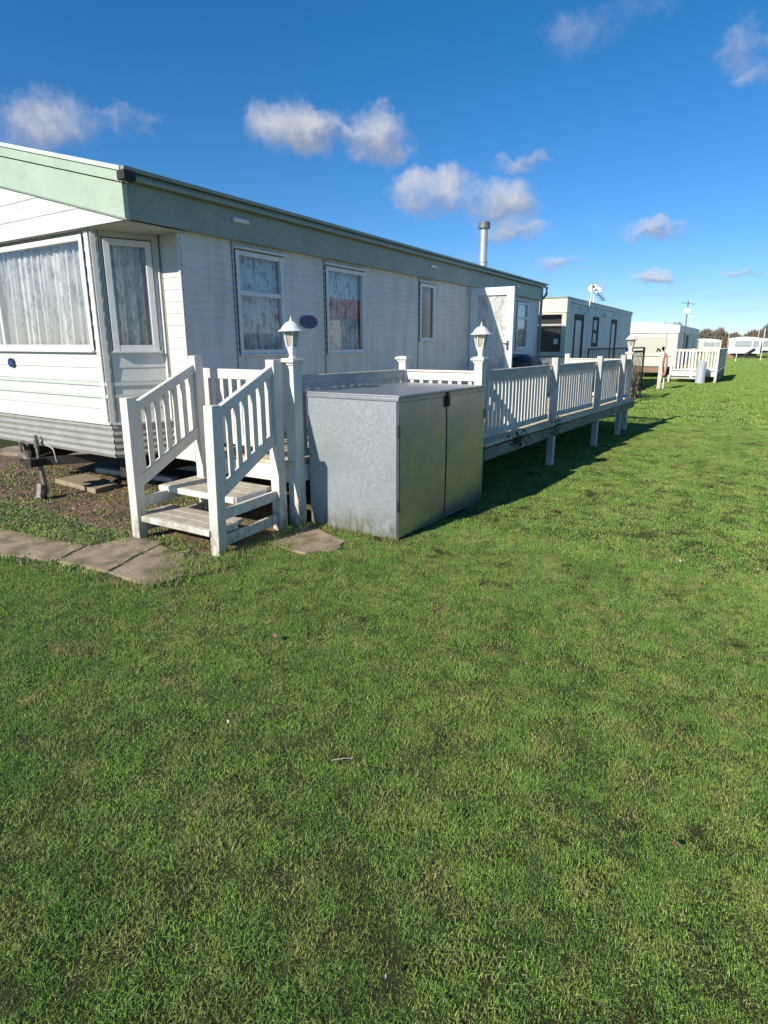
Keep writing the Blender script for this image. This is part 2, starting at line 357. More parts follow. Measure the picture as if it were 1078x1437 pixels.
class MB:
    def __init__(s, M=None):
        s.v = []; s.f = []; s.M = M or Matrix.Identity(4); s.smooth = False

    def add(s, vs, fs):
        o = len(s.v); s.v += [s.M @ Vector(q) for q in vs]; s.f += [[i + o for i in f] for f in fs]

    def box(s, x0, x1, y0, y1, z0, z1, R=None):
        vs = [(x, y, z) for z in (z0, z1) for y in (y0, y1) for x in (x0, x1)]
        if R is not None:
            vs = [R @ Vector(q) for q in vs]
        s.add(vs, [(0, 2, 3, 1), (4, 5, 7, 6), (0, 1, 5, 4), (2, 6, 7, 3), (0, 4, 6, 2), (1, 3, 7, 5)])
        return s

    def bar(s, a, b, w, h, up=(0, 0, 1)):
        """square bar from a to b: w sideways, h along up"""
        a, b = Vector(a), Vector(b); d = (b - a).normalized(); up = Vector(up)
        r = d.cross(up).normalized(); u = r.cross(d)
        vs = []
        for p in (a, b):
            for sy in (-1, 1):
                for sx in (-1, 1):
                    vs.append(p + r * sx * w / 2 + u * sy * h / 2)
        s.add(vs, [(0, 1, 3, 2), (4, 6, 7, 5), (0, 4, 5, 1), (2, 3, 7, 6), (0, 2, 6, 4), (1, 5, 7, 3)])
        return s

    def vbar(s, a, b, w, t):
        """bar along a..b whose end faces stay vertical (handrails, rails); w across, t vertical height"""
        a, b = Vector(a), Vector(b); d = (b - a); n = Vector((d.y, -d.x, 0)).normalized() * w / 2; z = Vector((0, 0, t / 2))
        vs = [a - n - z, a + n - z, a - n + z, a + n + z, b - n - z, b + n - z, b - n + z, b + n + z]
        s.add(vs, [(0, 1, 3, 2), (4, 6, 7, 5), (0, 4, 5, 1), (2, 3, 7, 6), (0, 2, 6, 4), (1, 5, 7, 3)])
        return s

    def prism(s, poly, z0, z1):
        n = len(poly)
        s.add([(x, y, z0) for x, y in poly] + [(x, y, z1) for x, y in poly],
              [list(range(n))[::-1], list(range(n, 2 * n))] + [(i, (i + 1) % n, (i + 1) % n + n, i + n) for i in range(n)])
        return s

    def lathe(s, prof, c=(0, 0, 0), n=24, phase=0, R=None, cap=True):
        vs = []
        for r, z in prof:
            for k in range(n):
                a = phase + 2 * math.pi * k / n
                q = Vector((r * math.cos(a), r * math.sin(a), z))
                if R is not None: q = R @ q
                vs.append(Vector(c) + q)
        fs = []
        for i in range(len(prof) - 1):
            for k in range(n):
                fs.append((i * n + k, i * n + (k + 1) % n, (i + 1) * n + (k + 1) % n, (i + 1) * n + k))
        if cap:
            fs.append(list(range(n))[::-1]); fs.append([(len(prof) - 1) * n + k for k in range(n)])
        s.add(vs, fs); return s

    def tube(s, pts, r, n=8, closed=False):
        pts = [Vector(p) for p in pts]
        rs = r if isinstance(r, (list, tuple)) else [r] * len(pts)
        vs = []; ref = Vector((0, 0, 1))
        for i, p in enumerate(pts):
            if closed: d = pts[(i + 1) % len(pts)] - pts[i - 1]
            else: d = pts[min(i + 1, len(pts) - 1)] - pts[max(i - 1, 0)]
            d.normalize()
            q = ref if abs(d.dot(ref)) < .95 else Vector((0, 1, 0))
            a = d.cross(q).normalized(); b = d.cross(a)
            for k in range(n):
                t = 2 * math.pi * k / n
                vs.append(p + (a * math.cos(t) + b * math.sin(t)) * rs[i])
        m = len(pts); fs = []
        for i in range(m if closed else m - 1):
            for k in range(n):
                j = (i + 1) % m
                fs.append((i * n + k, i * n + (k + 1) % n, j * n + (k + 1) % n, j * n + k))
        if not closed:
            fs.append(list(range(n))); fs.append([(m - 1) * n + k for k in range(n)][::-1])
        s.add(vs, fs); return s

    def build(s, name, material, parent=None, bevel=0.0, smooth=False, label=None):
        me = bpy.data.meshes.new(name)
        off = Vector((0, 0, 0)); p = parent
        while p is not None: off += p.location; p = p.parent
        me.from_pydata([tuple(q - off) for q in s.v], [], s.f)
        bm = bmesh.new(); bm.from_mesh(me); bmesh.ops.recalc_face_normals(bm, faces=bm.faces); bm.to_mesh(me); bm.free()
        me.materials.append(material)
        if smooth:
            for q in me.polygons: q.use_smooth = True
        o = bpy.data.objects.new(name, me); COL.objects.link(o)
        if parent is not None: o.parent = parent
        if bevel:
            b = o.modifiers.new('bevel', 'BEVEL'); b.width = bevel; b.segments = 2; b.limit_method = 'ANGLE'
        if smooth:
            w = o.modifiers.new('es', 'EDGE_SPLIT'); w.split_angle = math.radians(38)
        if label: o['label'] = label
        return o


def tag(o, label, cat, group=None):
    o['label'] = label; o['category'] = cat
    if group: o['group'] = group
    return o


def struct(o): o['kind'] = 'structure'; return o


def stuff(o): o['kind'] = 'stuff'; return o


def thing(name, label, cat, loc=(0, 0, 0), group=None):
    o = bpy.data.objects.new(name, None); COL.objects.link(o); o.location = loc
    o.empty_display_size = .1
    return tag(o, label, cat, group)


def copy_tree(o, parent=None, loc=None):
    c = o.copy(); COL.objects.link(c); c.parent = parent
    if loc is not None: c.location = loc
    for ch in list(o.children): copy_tree(ch, c)
    return c


class Plane:
    """vertical plane: u along the wall, z up, d outward; first point p, direction dir, outward to the right of dir"""

    def __init__(s, p, q):
        s.p = Vector((p[0], p[1], 0)); s.u = (Vector((q[0], q[1], 0)) - s.p); s.len = s.u.length; s.u.normalize()
        s.n = Vector((s.u.y, -s.u.x, 0))

    def at(s, u, z, d=0.0): return s.p + s.u * u + s.n * d + Vector((0, 0, z))

    def box(s, mb, u0, u1, z0, z1, d0, d1):
        vs = [s.at(u, z, d) for z in (z0, z1) for d in (d0, d1) for u in (u0, u1)]
        mb.add(vs, [(0, 2, 3, 1), (4, 5, 7, 6), (0, 1, 5, 4), (2, 6, 7, 3), (0, 4, 6, 2), (1, 3, 7, 5)])


def siding(mb, P, u0, u1, z0, z1, pitch, depth, holes=(), lim=None, zbase=None, style='lap', thick=.02):
    """profiled cladding with openings; every row is a real lip"""
    zb = z0 if zbase is None else zbase
    zs = {z0, z1}
    k = math.floor((z0 - zb) / pitch)
    while zb + k * pitch < z1:
        z = zb + k * pitch
        if z > z0: zs.add(round(z, 5))
        if style == 'wave':
            for f in (.25, .5, .75):
                if z0 < z + f * pitch < z1: zs.add(round(z + f * pitch, 5))
        k += 1
    us = {u0, u1}
    for h in holes:
        us.update([max(u0, h[0]), min(u1, h[1])]); zs.update([max(z0, h[2]), min(z1, h[3])])
    zs = sorted(zs); us = sorted(us)
    def dep(z, up):
        f = ((z - zb) / pitch)
        f -= math.floor(f + 1e-4)
        if style == 'wave': return depth * (.5 - .5 * math.cos(2 * math.pi * f))
        if up and f < 1e-3: f = 1.0
        return depth * (1 - f)
    for a, b in zip(zs[:-1], zs[1:]):
        if b - a < 1e-5: continue
        for c, e in zip(us[:-1], us[1:]):
            if e - c < 1e-5: continue
            mu, mz = (c + e) / 2, (a + b) / 2
            if any(h[0] < mu < h[1] and h[2] < mz < h[3] for h in holes): continue
            ca, ea, cb, eb = c, e, c, e
            if lim:
                la, lb = lim(a), lim(b)
                ca, ea = max(c, la[0]), min(e, la[1]); cb, eb = max(c, lb[0]), min(e, lb[1])
                if ea <= ca: continue
                if eb < cb: cb = eb = (cb + eb) / 2
            da, db = dep(a, False), dep(b, True)
            mb.add([P.at(ca, a, da), P.at(ea, a, da), P.at(eb, b, db), P.at(cb, b, db)], [(0, 1, 2, 3)])
            f = ((a - zb) / pitch); f -= math.floor(f + 1e-4)
            if style == 'lap' and f < 1e-3:
                mb.add([P.at(ca, a, 0), P.at(ea, a, 0), P.at(ea, a, da), P.at(ca, a, da)], [(0, 1, 2, 3)])


def curtain_mesh(mb, P, u0, u1, z0, z1, d, folds, amp=.03, seed=0, scallop=0.0):
    rnd = random.Random(seed)
    n = int((u1 - u0) / .012); m = 8
    ph = [rnd.uniform(0, 6.28) for _ in range(4)]
    vs = []
    for j in range(m + 1):
        t = j / m
        for i in range(n + 1):
            u = u0 + (u1 - u0) * i / n
            w = (u - u0) * folds * 2 * math.pi
            g = math.sin(w + ph[0] + .8 * math.sin(w * .23 + ph[1]) + .25 * (1 - t) * math.sin(w * .41 + ph[3])) + .45 * math.sin(w * 1.9 + ph[2])
            zz = z1 + (z0 - z1) * t
            if j == m and scallop: zz += scallop * abs(math.sin(w * .5))
            vs.append(P.at(u, zz, d + amp * (.45 + .55 * t) * g))
    fs = [(j * (n + 1) + i, j * (n + 1) + i + 1, (j + 1) * (n + 1) + i + 1, (j + 1) * (n + 1) + i) for j in range(m) for i in range(n)]
    mb.add(vs, fs)


def window(parent, P, u0, u1, z0, z1, fw=.05, vbars=(), hbars=(), proud=.022, drip=False, curtain=None, folds=7, seed=1,
           fmat=None, label=None, glass=None, cmat=None, name='window', blind=None):
    fmat = fmat or UPVC
    mb = MB()
    P.box(mb, u0, u0 + fw, z0, z1, -.03, proud); P.box(mb, u1 - fw, u1, z0, z1, -.03, proud)
    P.box(mb, u0 + fw, u1 - fw, z0, z0 + fw, -.03, proud - .002); P.box(mb, u0 + fw, u1 - fw, z1 - fw, z1, -.03, proud - .002)
    for v in vbars: P.box(mb, v - fw * .45, v + fw * .45, z0 + fw, z1 - fw, -.03, proud - .004)
    for h in hbars: P.box(mb, u0 + fw, u1 - fw, h - fw * .5, h + fw * .5, -.03, proud - .003)
    # sill lip
    P.box(mb, u0 - .01, u1 + .01, z0 - .018, z0 - .001, .001, proud + .02)
    if drip: P.box(mb, u0 - .03, u1 + .03, z1 + .012, z1 + .030, .001, proud + .03)
    w = mb.build(name, fmat, parent, bevel=.003, label=label)
    sb = MB(); e = .007
    for q in ((u0 - e, u0 - .0005, z0, z1), (u1 + .0005, u1 + e, z0, z1), (u0 - e, u1 + e, z1 + .0005, z1 + e)): P.box(sb, *q, .002, proud - .008)
    sb.build('seal', BRKT, w)
    g = MB(); P.box(g, u0 + fw - .005, u1 - fw + .005, z0 + fw - .005, z1 - fw + .005, -.010, -.006)
    g.build('pane', glass or PANE, w)
    if curtain:
        c = MB(); curtain_mesh(c, P, u0 + fw * .6, u1 - fw * .6, z0 + fw * .3, z1 - fw * .3, -.085, folds, amp=.040, seed=seed, scallop=.012)
        c.build('curtain', cmat or LACE, w, smooth=False)
    return w


# ------------------------------------------------------------------ ground
def sheet(name, x0, x1, y0, y1, z, nx, ny, material):
    mb = MB()
    vs = [(x0 + (x1 - x0) * i / nx, y0 + (y1 - y0) * j / ny, z) for j in range(ny + 1) for i in range(nx + 1)]
    mb.add(vs, [(j * (nx + 1) + i, j * (nx + 1) + i + 1, (j + 1) * (nx + 1) + i + 1, (j + 1) * (nx + 1) + i) for j in range(ny) for i in range(nx)])
    return mb.build(name, material)


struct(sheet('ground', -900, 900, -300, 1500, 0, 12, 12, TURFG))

SOILP = [(-9.6, 3.9), (-8.68, 4.5), (-7.81, 5.2), (-6.37, 6.6), (-4.6, 9.0), (-3.6, 8.0), (-3.5, 3.9), (-3.33, 3.62), (-3.32, 3.14), (-3.24, 2.75),
         (-3.36, 2.62), (-3.75, 2.55), (-4.21, 2.45), (-5.57, 2.28), (-6.6, 2.35), (-8.2, 2.9), (-9.4, 3.4)]


def rough_poly(poly, jit, seed, sub=4):
    r = random.Random(seed); out = []
    for i, a in enumerate(poly):
        b = poly[(i + 1) % len(poly)]
        for k in range(sub):
            t = k / sub
            out.append((a[0] + (b[0] - a[0]) * t + r.uniform(-jit, jit), a[1] + (b[1] - a[1]) * t + r.uniform(-jit, jit)))
    return out


def inpoly(x, y, P):
    c = False; n = len(P); j = n - 1
    for i in range(n):
        if (P[i][1] > y) != (P[j][1] > y) and x < (P[j][0] - P[i][0]) * (y - P[i][1]) / (P[j][1] - P[i][1]) + P[i][0]: c = not c
        j = i
    return c


SOILR = rough_poly(SOILP, .045, 3)
sm = MB(); sm.add([(x, y, .005) for x, y in SOILR], [list(range(len(SOILR)))])
struct(sm.build('bare_earth', SOIL))

# path of slabs laid in front of the steps
SL = [[(-7.6, 2.42), (-6.62, 2.16), (-6.52, 1.62), (-7.45, 1.95)],
      [(-6.60, 2.15), (-5.53, 2.30), (-5.18, 1.87), (-6.48, 1.60)],
      [(-5.50, 2.31), (-4.44, 2.44), (-4.32, 2.16), (-4.80, 1.97), (-5.16, 1.87)],
      [(-4.41, 2.44), (-4.30, 2.80), (-3.97, 2.84), (-3.79, 2.21), (-4.29, 2.16)],
      [(-3.93, 2.78), (-3.60, 2.74), (-3.26, 2.46), (-3.28, 2.23), (-3.76, 2.20)]]
pm = MB()
for q in SL: pm.prism(rough_poly(q, .014, int(abs(q[0][0]) * 10), 4), -.02, .024)
struct(pm.build('path', STONE, bevel=.006))
PATCH = rough_poly([(-3.26, 3.30), (-3.33, 3.59), (-3.28, 3.84), (-2.72, 3.66), (-2.67, 3.45), (-2.84, 3.26)], .02, 5)
pm = MB(); pm.prism(PATCH, -.02, .020)
tag(pm.build('paving_slab', STONE, bevel=.006), 'worn brown concrete slab sunk in turf at foot of near lamp post', 'paving slab')
pm = MB(); pm.prism([(-6.9, 3.55), (-6.0, 3.50), (-6.05, 3.82), (-6.85, 3.9)], 0, .06)
tag(pm.build('paving_slab', mat('sandstone', (.36, .28, .18), (.28, .22, .15), scale=8, rough=.9), bevel=.006),
    'sandy yellow slab lying on the soil behind the caravan jockey wheel', 'paving slab')
pm = MB(); pm.prism([(-9.6, 4.05), (-7.9, 4.50), (-8.0, 4.85), (-9.8, 4.5)], -.02, .05)
tag(pm.build('paving_slab', STONE, bevel=.006), 'grey brown slab at left edge beyond the soil under the caravan nose', 'paving slab')
for k, (y, z, l) in enumerate([(4.10, .02, 'bleached grey timber on the ground under the caravan nose, nearer one'),
                               (4.55, .06, 'thin bleached timber lying deeper under the caravan nose, farther one')]):
    pm = MB(); pm.bar((-6.9, y, z + .045), (-5.6, y + .12, z + .055), .09, .06)
    tag(pm.build('timber_plank', PAINTG, bevel=.003), l, 'plank', 'planks under the caravan')

# ------------------------------------------------------------------ main caravan
WX = -4.5            # long wall
XL, RX = -8.20, -6.35  # far wall, ridge
YF, YB = 3.10, 13.66
YW = 3.66
Z0 = .62             # wall foot
ZE = 2.57            # wall head at fascia
car = thing('static_caravan', 'large white static caravan with green fascia and bay window, nearest one behind the white decking', 'caravan', (-6.35, 8.4, 0))
PS = Plane((WX, YW), (WX, YB))        # long wall: u = y - YW, outward +X
assert PS.n.x > 0
U = lambda y: y - YW
wins = dict(a=(4.30, 4.98, 1.50, 2.50), b=(5.72, 6.52, 1.49, 2.50), c=(8.00, 8.48, 1.65, 2.50), d=(12.20, 12.90, 1.50, 2.48))
DOOR = (9.80, 10.62, .66, 2.53)
holes = [(U(w[0]) + .03, U(w[1]) - .03, w[2] + .03, w[3] - .03) for w in wins.values()] + [(U(DOOR[0]), U(DOOR[1]), DOOR[2], DOOR[3])]
mb = MB(); siding(mb, PS, 0, YB - YW, Z0, ZE + .06, .072, .009, holes, zbase=Z0 - .5)
mb.build('side_wall', SIDE, car)
# flat strip beside the bay (faces the front), bay angled panel, bay front
PF = Plane((-4.80, YW), (WX, YW)); assert PF.n.y < 0
mb = MB(); siding(mb, PF, 0, .30, .50, ZE + .03, .105, .005, zbase=.3); mb.build('corner_wall', FRONT, car)
PA = Plane((-5.02, 3.17), (-4.80, YW))
PB = Plane((-7.68, 3.17), (-5.02, 3.17))
PL = Plane((-7.90, YW), (-7.68, 3.17))
ZBF = .885
UB = lambda x: x + 7.68
fw_hole = [(UB(-7.52), UB(-5.17), 1.56, 2.52)]
mb = MB(); siding(mb, PB, 0, PB.len, ZBF, ZE + .03, .125, .008, fw_hole, zbase=.89)
mb.build('bay_front', FRONT, car)
aw = (.075, PA.len - .065, 1.54, 2.50)
mb = MB(); siding(mb, PL, 0, PL.len, ZBF, ZE + .03, .125, .008, zbase=.89); mb.build('bay_side', FRONT, car)
mb = MB()
siding(mb, PA, 0, PA.len, ZBF, ZE + .03, .125, .006, [(aw[0] + .02, aw[1] - .02, aw[2] + .02, aw[3] - .02)], zbase=.89)
mb.build('bay_side', FRONT, car)
# mint pinstripes moulded round the bay
mb = MB()
for z in (1.135, 1.245):
    for P_, a, b in ((PB, 0, PB.len), (PA, 0.02, PA.len - .02)):
        P_.box(mb, a, b, z - .018, z + .014, .009, .017)
mb.build('stripe', MINT, car)
# corner trims
mb = MB()
for P_, u in ((PA, 0.0), (PF, .0)):
    P_.box(mb, u - .022, u + .022, ZBF, ZE + .02, .012, .024)
PF.box(mb, .285, .312, .50, ZE + .02, .006, .022)
PB.box(mb, PB.len - .09, PB.len - .03, ZBF, ZE, .012, .024)
mb.build('corner_trim', FRONT, car, bevel=.004)
mb = MB()
for P_, u in ((PA, .045), (PF, .035)):
    P_.box(mb, u - .003, u + .003, ZBF, ZE, .010, .016)
mb.build('panel_joint', mat('grime_line', (.22, .21, .18), rough=.8), car)
# skirting under the bay
mb = MB()
for P_ in (PB, PA, PL): siding(mb, P_, -.0, P_.len, .56, ZBF + .004, .062, .012, zbase=.56, style='wave')
mb.build('skirting', SKIRT, car)
mb = MB()
for P_ in (PB, PA): P_.box(mb, 0, P_.len, ZBF - .014, ZBF + .008, -.01, .028)
mb.build('bottom_rail', FRONT, car)
mb = MB(); siding(mb, PS, 0, YB - YW, .42, Z0 + .004, .1, .012, zbase=.42, style='wave'); mb.build('side_skirting', SKIRT, car)
# gable triangle, white, in front of the bay head
PG = Plane((XL - .08, YF), (-4.42, YF))
slope = .257


def roofz(x): return 2.93 + slope * (min(x, 2 * RX - x) * -1 - 4.42) if False else 2.93 + slope * ((-4.42 - x) if x > RX else (x - (2 * RX + 4.42)) )


ug = lambda x: x - (XL - .08)
GT = .345   # fascia depth


def lim(z):
    # width of the gable at this height, below the green fascia
    t = (z - (2.93 - GT - .02)) / slope
    t = max(0, t)
    return (ug(2 * RX + 4.42) + t, ug(-4.42) - t)


mb = MB(); siding(mb, PG, 0, PG.len, 2.565, 2.93 - GT + slope * 1.95, .155, .005, lim=lim, zbase=2.565); mb.build('gable_panel', FRONT, car)
# soffit
mb = MB(); mb.box(XL - .06, -4.45, YF + .005, YW + .05, 2.560, 2.568)
mb.build('soffit', mat('soffit_paint', (.50, .50, .45), (.42, .42, .37), scale=9, rough=.7), car)
# front fascia (two raked boards), trims
for sgn in (1,):
    mb = MB()
    for side in (0, 1):
        xe = -4.42 if side == 0 else 2 * RX + 4.42
        ze = 2.93; zr = 2.93 + slope * abs(RX - xe)
        for (a, b, d0, d1) in ((-GT - .01, -.10, -.03, .012),):
            vs = []
            for d in (d0, d1):
                for (x, z) in ((xe, ze), (RX, zr)):
                    for h in (a, b): vs.append((x, YF - d, z + h))
            mb.add(vs, [(0, 1, 3, 2), (4, 6, 7, 5), (0, 4, 5, 1), (2, 3, 7, 6), (0, 2, 6, 4), (1, 5, 7, 3)])
    mb.build('front_fascia', GREEN, car, bevel=.003)
    for (a, b, d0, d1, nm, mt_) in ((-.092, -.012, -.03, .03, 'fascia_trim', GREEN), (-.012, .022, -.05, .045, 'roof_edge_trim', TRIM), (-GT - .022, -GT - .010, -.02, .02, 'fascia_bead', GREENS)):
        mb = MB()
        for side in (0, 1):
            xe = (-4.42 + .03) if side == 0 else 2 * RX + 4.39
            ze = 2.93 - .257 * .03; zr = 2.93 + slope * abs(RX + 4.42)
            vs = []
            for d in (d0, d1):
                for (x, z) in ((xe, ze), (RX, zr)):
                    for h in (a, b): vs.append((x, YF - d, z + h))
            mb.add(vs, [(0, 1, 3, 2), (4, 6, 7, 5), (0, 4, 5, 1), (2, 3, 7, 6), (0, 2, 6, 4), (1, 5, 7, 3)])
        mb.build(nm, mt_, car, bevel=.002)
# side fascia: painted band on the long wall, then gutter
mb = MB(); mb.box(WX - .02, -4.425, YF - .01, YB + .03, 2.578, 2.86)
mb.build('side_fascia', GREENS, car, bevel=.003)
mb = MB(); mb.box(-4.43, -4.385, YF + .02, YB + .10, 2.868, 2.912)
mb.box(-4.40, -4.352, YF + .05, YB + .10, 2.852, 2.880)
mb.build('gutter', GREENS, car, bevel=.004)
mb = MB(); mb.box(-4.44, -4.345, YF - .035, YB + .13, 2.914, 2.944)
mb.build('eave_trim', GREENS, car, bevel=.004)
mb = MB(); mb.box(-4.425, -4.33, YF - .046, YF + .06, 2.845, 2.91); mb.build('gutter_end', BRKT, car, bevel=.004)
# roof skins
mb = MB()
for side in (0, 1):
    xe = -4.36 if side == 0 else 2 * RX + 4.36
    ze = 2.93 - slope * .06 + .02; zr = 2.93 + slope * abs(RX + 4.42) + .02
    vs = [(xe, YF - .03, ze), (RX, YF - .03, zr), (RX, YB + .12, zr), (xe, YB + .12, ze)]
    vs += [(x, y, z - .018) for x, y, z in vs]
    mb.add(vs, [(0, 1, 2, 3), (7, 6, 5, 4), (0, 4, 5, 1), (1, 5, 6, 2), (2, 6, 7, 3), (3, 7, 4, 0)])
mb.build('roof', GREENS, car)
# far walls, rear wall, floor, ceiling
mb = MB(); siding(mb, Plane((XL, YB), (XL, YW)), 0, YB - YW, .5, 2.95, .072, .009); mb.build('far_wall', SIDE, car)
mb = MB(); siding(mb, Plane((WX, YB), (XL, YB)), 0, -XL + WX, .5, 2.92, .105, .010)
mb.add([(WX, YB, 2.92), (XL, YB, 2.92), (RX, YB, 3.41)], [(0, 1, 2)])
mb.build('rear_wall', FRONT, car)
mb = MB(); mb.prism([(XL + .02, YW), (XL + .02, YB - .02), (WX - .02, YB - .02), (WX - .02, YW + .01), (-4.82, YW + .01), (-5.04, 3.19), (-7.66, 3.19), (-7.9, YW)], .58, .64)
mb.build('floor', FLOORIN, car)
mb = MB(); mb.prism([(XL + .02, YW), (XL + .02, YB - .02), (WX - .02, YB - .02), (WX - .02, YW + .01), (-4.82, YW + .01), (-5.04, 3.19), (-7.66, 3.19), (-7.9, YW)], 2.54, 2.558)
mb.build('ceiling', DARKIN, car)
for q in ((-8.0, -4.6, 7.2, 7.24), (-8.0, -4.6, 9.3, 9.34), (-8.0, -4.6, 11.6, 11.64), (-5.9, -5.86, 4.0, 7.19)):
    mb = MB(); mb.box(*q, .645, 2.53); mb.build('partition', DARKIN, car)
mb = MB(); mb.prism([(XL + .3, YW + .6), (XL + .3, YB - .2), (WX - .3, YB - .2), (WX - .3, YW + .6)], .36, .50)
mb.box(-7.4, -7.25, 3.5, YB - .3, .26, .58); mb.box(-5.5, -5.35, 3.5, YB - .3, .26, .58)
mb.build('chassis', BLACK, car)
for x in (-7.45, -5.3):
    for y in (7.8, 8.7):
        R = Matrix.Rotation(math.pi / 2, 3, 'Y')
        w = MB(); w.lathe([(.18, -.09), (.28, -.09), (.30, -.05), (.30, .05), (.28, .09), (.18, .09)], (x, y, .30), 28, R=R)
        wo = w.build('wheel', BRKT, car, smooth=True)
for y in (4.262, 5.685, 7.965):
    mb = MB(); PS.box(mb, U(y) - .004, U(y) + .004, Z0, 2.575, .004, .0125); mb.build('panel_joint', MATS['grime_line'], car)
# windows on the long wall
window(car, PS, U(wins['a'][0]), U(wins['a'][1]), wins['a'][2], wins['a'][3], .045, hbars=(2.10,), drip=True, curtain=True, folds=11, seed=3, cmat=LACED,
       label='two-tier window with lace curtain nearest the front corner')
window(car, PS, U(wins['b'][0]), U(wins['b'][1]), wins['b'][2], wins['b'][3], .045, drip=True, curtain=True, folds=10, seed=8, cmat=LACED)
window(car, PS, U(wins['c'][0]), U(wins['c'][1]), wins['c'][2], wins['c'][3], .05, drip=True, glass=OBSC, label='narrow obscured window')
window(car, PS, U(wins['d'][0]), U(wins['d'][1]), wins['d'][2], wins['d'][3], .05, drip=True, curtain=True, hbars=(2.15,), folds=9, seed=4, cmat=LACED)
# bay windows
window(car, PB, UB(-7.54), UB(-5.15), 1.545, 2.535, .05, vbars=(UB(-6.74),), curtain=True, folds=9.5, seed=5, label='wide front bay window with white lace curtain')
window(car, PA, aw[0], aw[1], aw[2], aw[3], .052, curtain=True, folds=10, seed=9, label='tall angled bay window')
# the open door and its opening
mb = MB()
for (a, b, c, d) in ((DOOR[0] - .05, DOOR[0], DOOR[2], DOOR[3] + .05), (DOOR[1], DOOR[1] + .05, DOOR[2], DOOR[3] + .05), (DOOR[0], DOOR[1], DOOR[3], DOOR[3] + .05)):
    PS.box(mb, U(a), U(b), c, d, -.05, .022)
mb.build('door_frame', UPVC, car, bevel=.003)
PD = Plane((-4.46, 9.77), (-3.655, 9.765)); assert PD.n.y < 0
dm = MB()
dl = PD.len
PD.box(dm, 0, .125, .68, 2.55, -.045, 0); PD.box(dm, dl - .125, dl, .68, 2.55, -.045, 0)
PD.box(dm, .125, dl - .125, 2.42, 2.55, -.045, -.002); PD.box(dm, .125, dl - .125, .68, 1.02, -.045, -.002)
do = dm.build('door', DOORW, car, bevel=.004, label='white glazed door standing open over the deck')
g = MB(); PD.box(g, .12, dl - .12, 1.015, 2.425, -.024, -.020); g.build('pane', PANE, do)
g = MB(); curtain_mesh(g, PD, .12, dl - .12, 1.02, 2.42, -.040, 9, amp=.008, seed=12); g.build('curtain', LACE, do)
g = MB(); PD.box(g, dl - .10, dl - .06, 1.50, 1.66, 0, .012); PD.box(g, dl - .16, dl - .06, 1.60, 1.62, .014, .03); g.build('handle', STEELD, do, bevel=.002)
# outside marker lights on the fascia
for y in (4.33, 8.30, 12.0):
    mb = MB(); mb.box(-4.425, -4.40, y - .10, y + .10, 2.735, 2.775); mb.build('marker_light', UPVC, car, bevel=.006)
# badge plates
def ellipse(P, uc, zc, ru, rz, d0, d1, n=28):
    m = MB(); a = []
    for d in (d0, d1):
        for k in range(n):
            t = 2 * math.pi * k / n; a.append(P.at(uc + ru * math.cos(t), zc + rz * math.sin(t), d))
    m.add(a, [list(range(n)), list(range(2 * n - 1, n - 1, -1))] + [(k, (k + 1) % n, n + (k + 1) % n, n + k) for k in range(n)])
    return m
def script_marks(P, uc, zc, w, d, rows, seed, h=.012):
    """pale scribbled lettering too small to read, as in the photograph"""
    r = random.Random(seed); m = MB()
    for (dz, ww) in rows:
        x = -ww / 2
        while x < ww / 2:
            k = r.uniform(.4, 1.0) * h
            m.tube([P.at(uc + x, zc + dz, d), P.at(uc + x + h * .35, zc + dz + k, d), P.at(uc + x + h * .7, zc + dz, d)], h * .10, 5)
            x += h * r.uniform(.75, 1.0)
            if r.random() < .16: x += h * .7
    return m
pl = ellipse(PS, U(5.385), 1.850, .155, .075, .010, .020).build('name_plate', NAVY, car, label='dark blue oval plate on the side wall')
script_marks(PS, U(5.385), 1.850, .2, .0215, [(.022, .15), (-.012, .20), (-.04, .13)], 4, .020).build('lettering', PALEB, pl)
pl = ellipse(PB, UB(-6.66), 1.412, .062, .048, .014, .024).build('name_plate', NAVY, car, label='small round dark blue plate on the front')
script_marks(PB, UB(-6.66), 1.412, .06, .0255, [(.008, .06), (-.014, .05)], 6, .012).build('lettering', PALEB, pl)
# rear down pipe
mb = MB(); mb.tube([(-4.36, YB + .06, 2.87), (-4.36, YB + .06, 2.72), (-4.46, YB + .03, 2.58), (-4.46, YB + .03, .5)], .032, 10); mb.build('drain_pipe', GREENS, car, smooth=True)
# flue
fl = MB(); fl.lathe([(.085, 3.0), (.085, 3.30), (.10, 3.305), (.10, 3.33), (.078, 3.335), (.078, 3.98)], (-5.3, 12.2, 0), 20)
fo = fl.build('flue', FLUE, car, smooth=True)
fl = MB(); fl.lathe([(.085, 3.975), (.125, 3.98), (.125, 4.10), (.11, 4.105)], (-5.3, 12.2, 0), 20); fl.build('cowl', FLUET, fo, smooth=True)
# drawbar and jockey wheel
JX = -6.30
mb = MB()
mb.bar((JX - .02, 3.08, .40), (-7.10, 4.2, .40), .05, .09); mb.bar((JX - .05, 3.08, .40), (-5.5, 4.2, .40), .05, .09)
mb.box(JX - .09, JX + .05, 3.0, 3.14, .36, .44)
mb.build('drawbar', BLACK, car, bevel=.004)
mb = MB(); mb.tube([(JX - .26, 3.06, .41), (JX - .20, 3.06, .45), (JX - .13, 3.05, .46), (JX - .05, 3.04, .41)], [.03, .055, .045, .032], 12)
mb.tube([(JX - .18, 3.04, .50), (JX - .20, 3.04, .60), (JX - .12, 3.04, .62), (JX - .03, 3.04, .58)], .010, 6)
mb.build('hitch', RUSTW, car, smooth=True)
mb = MB(); mb.tube([(JX + .02, 3.13, .05), (JX, 3.11, .42)], .024, 12); mb.tube([(JX, 3.11, .42), (JX - .005, 3.11, .68)], .017, 12)
mb.tube([(JX - .005, 3.11, .55), (JX - .005, 3.11, .63)], .026, 12)
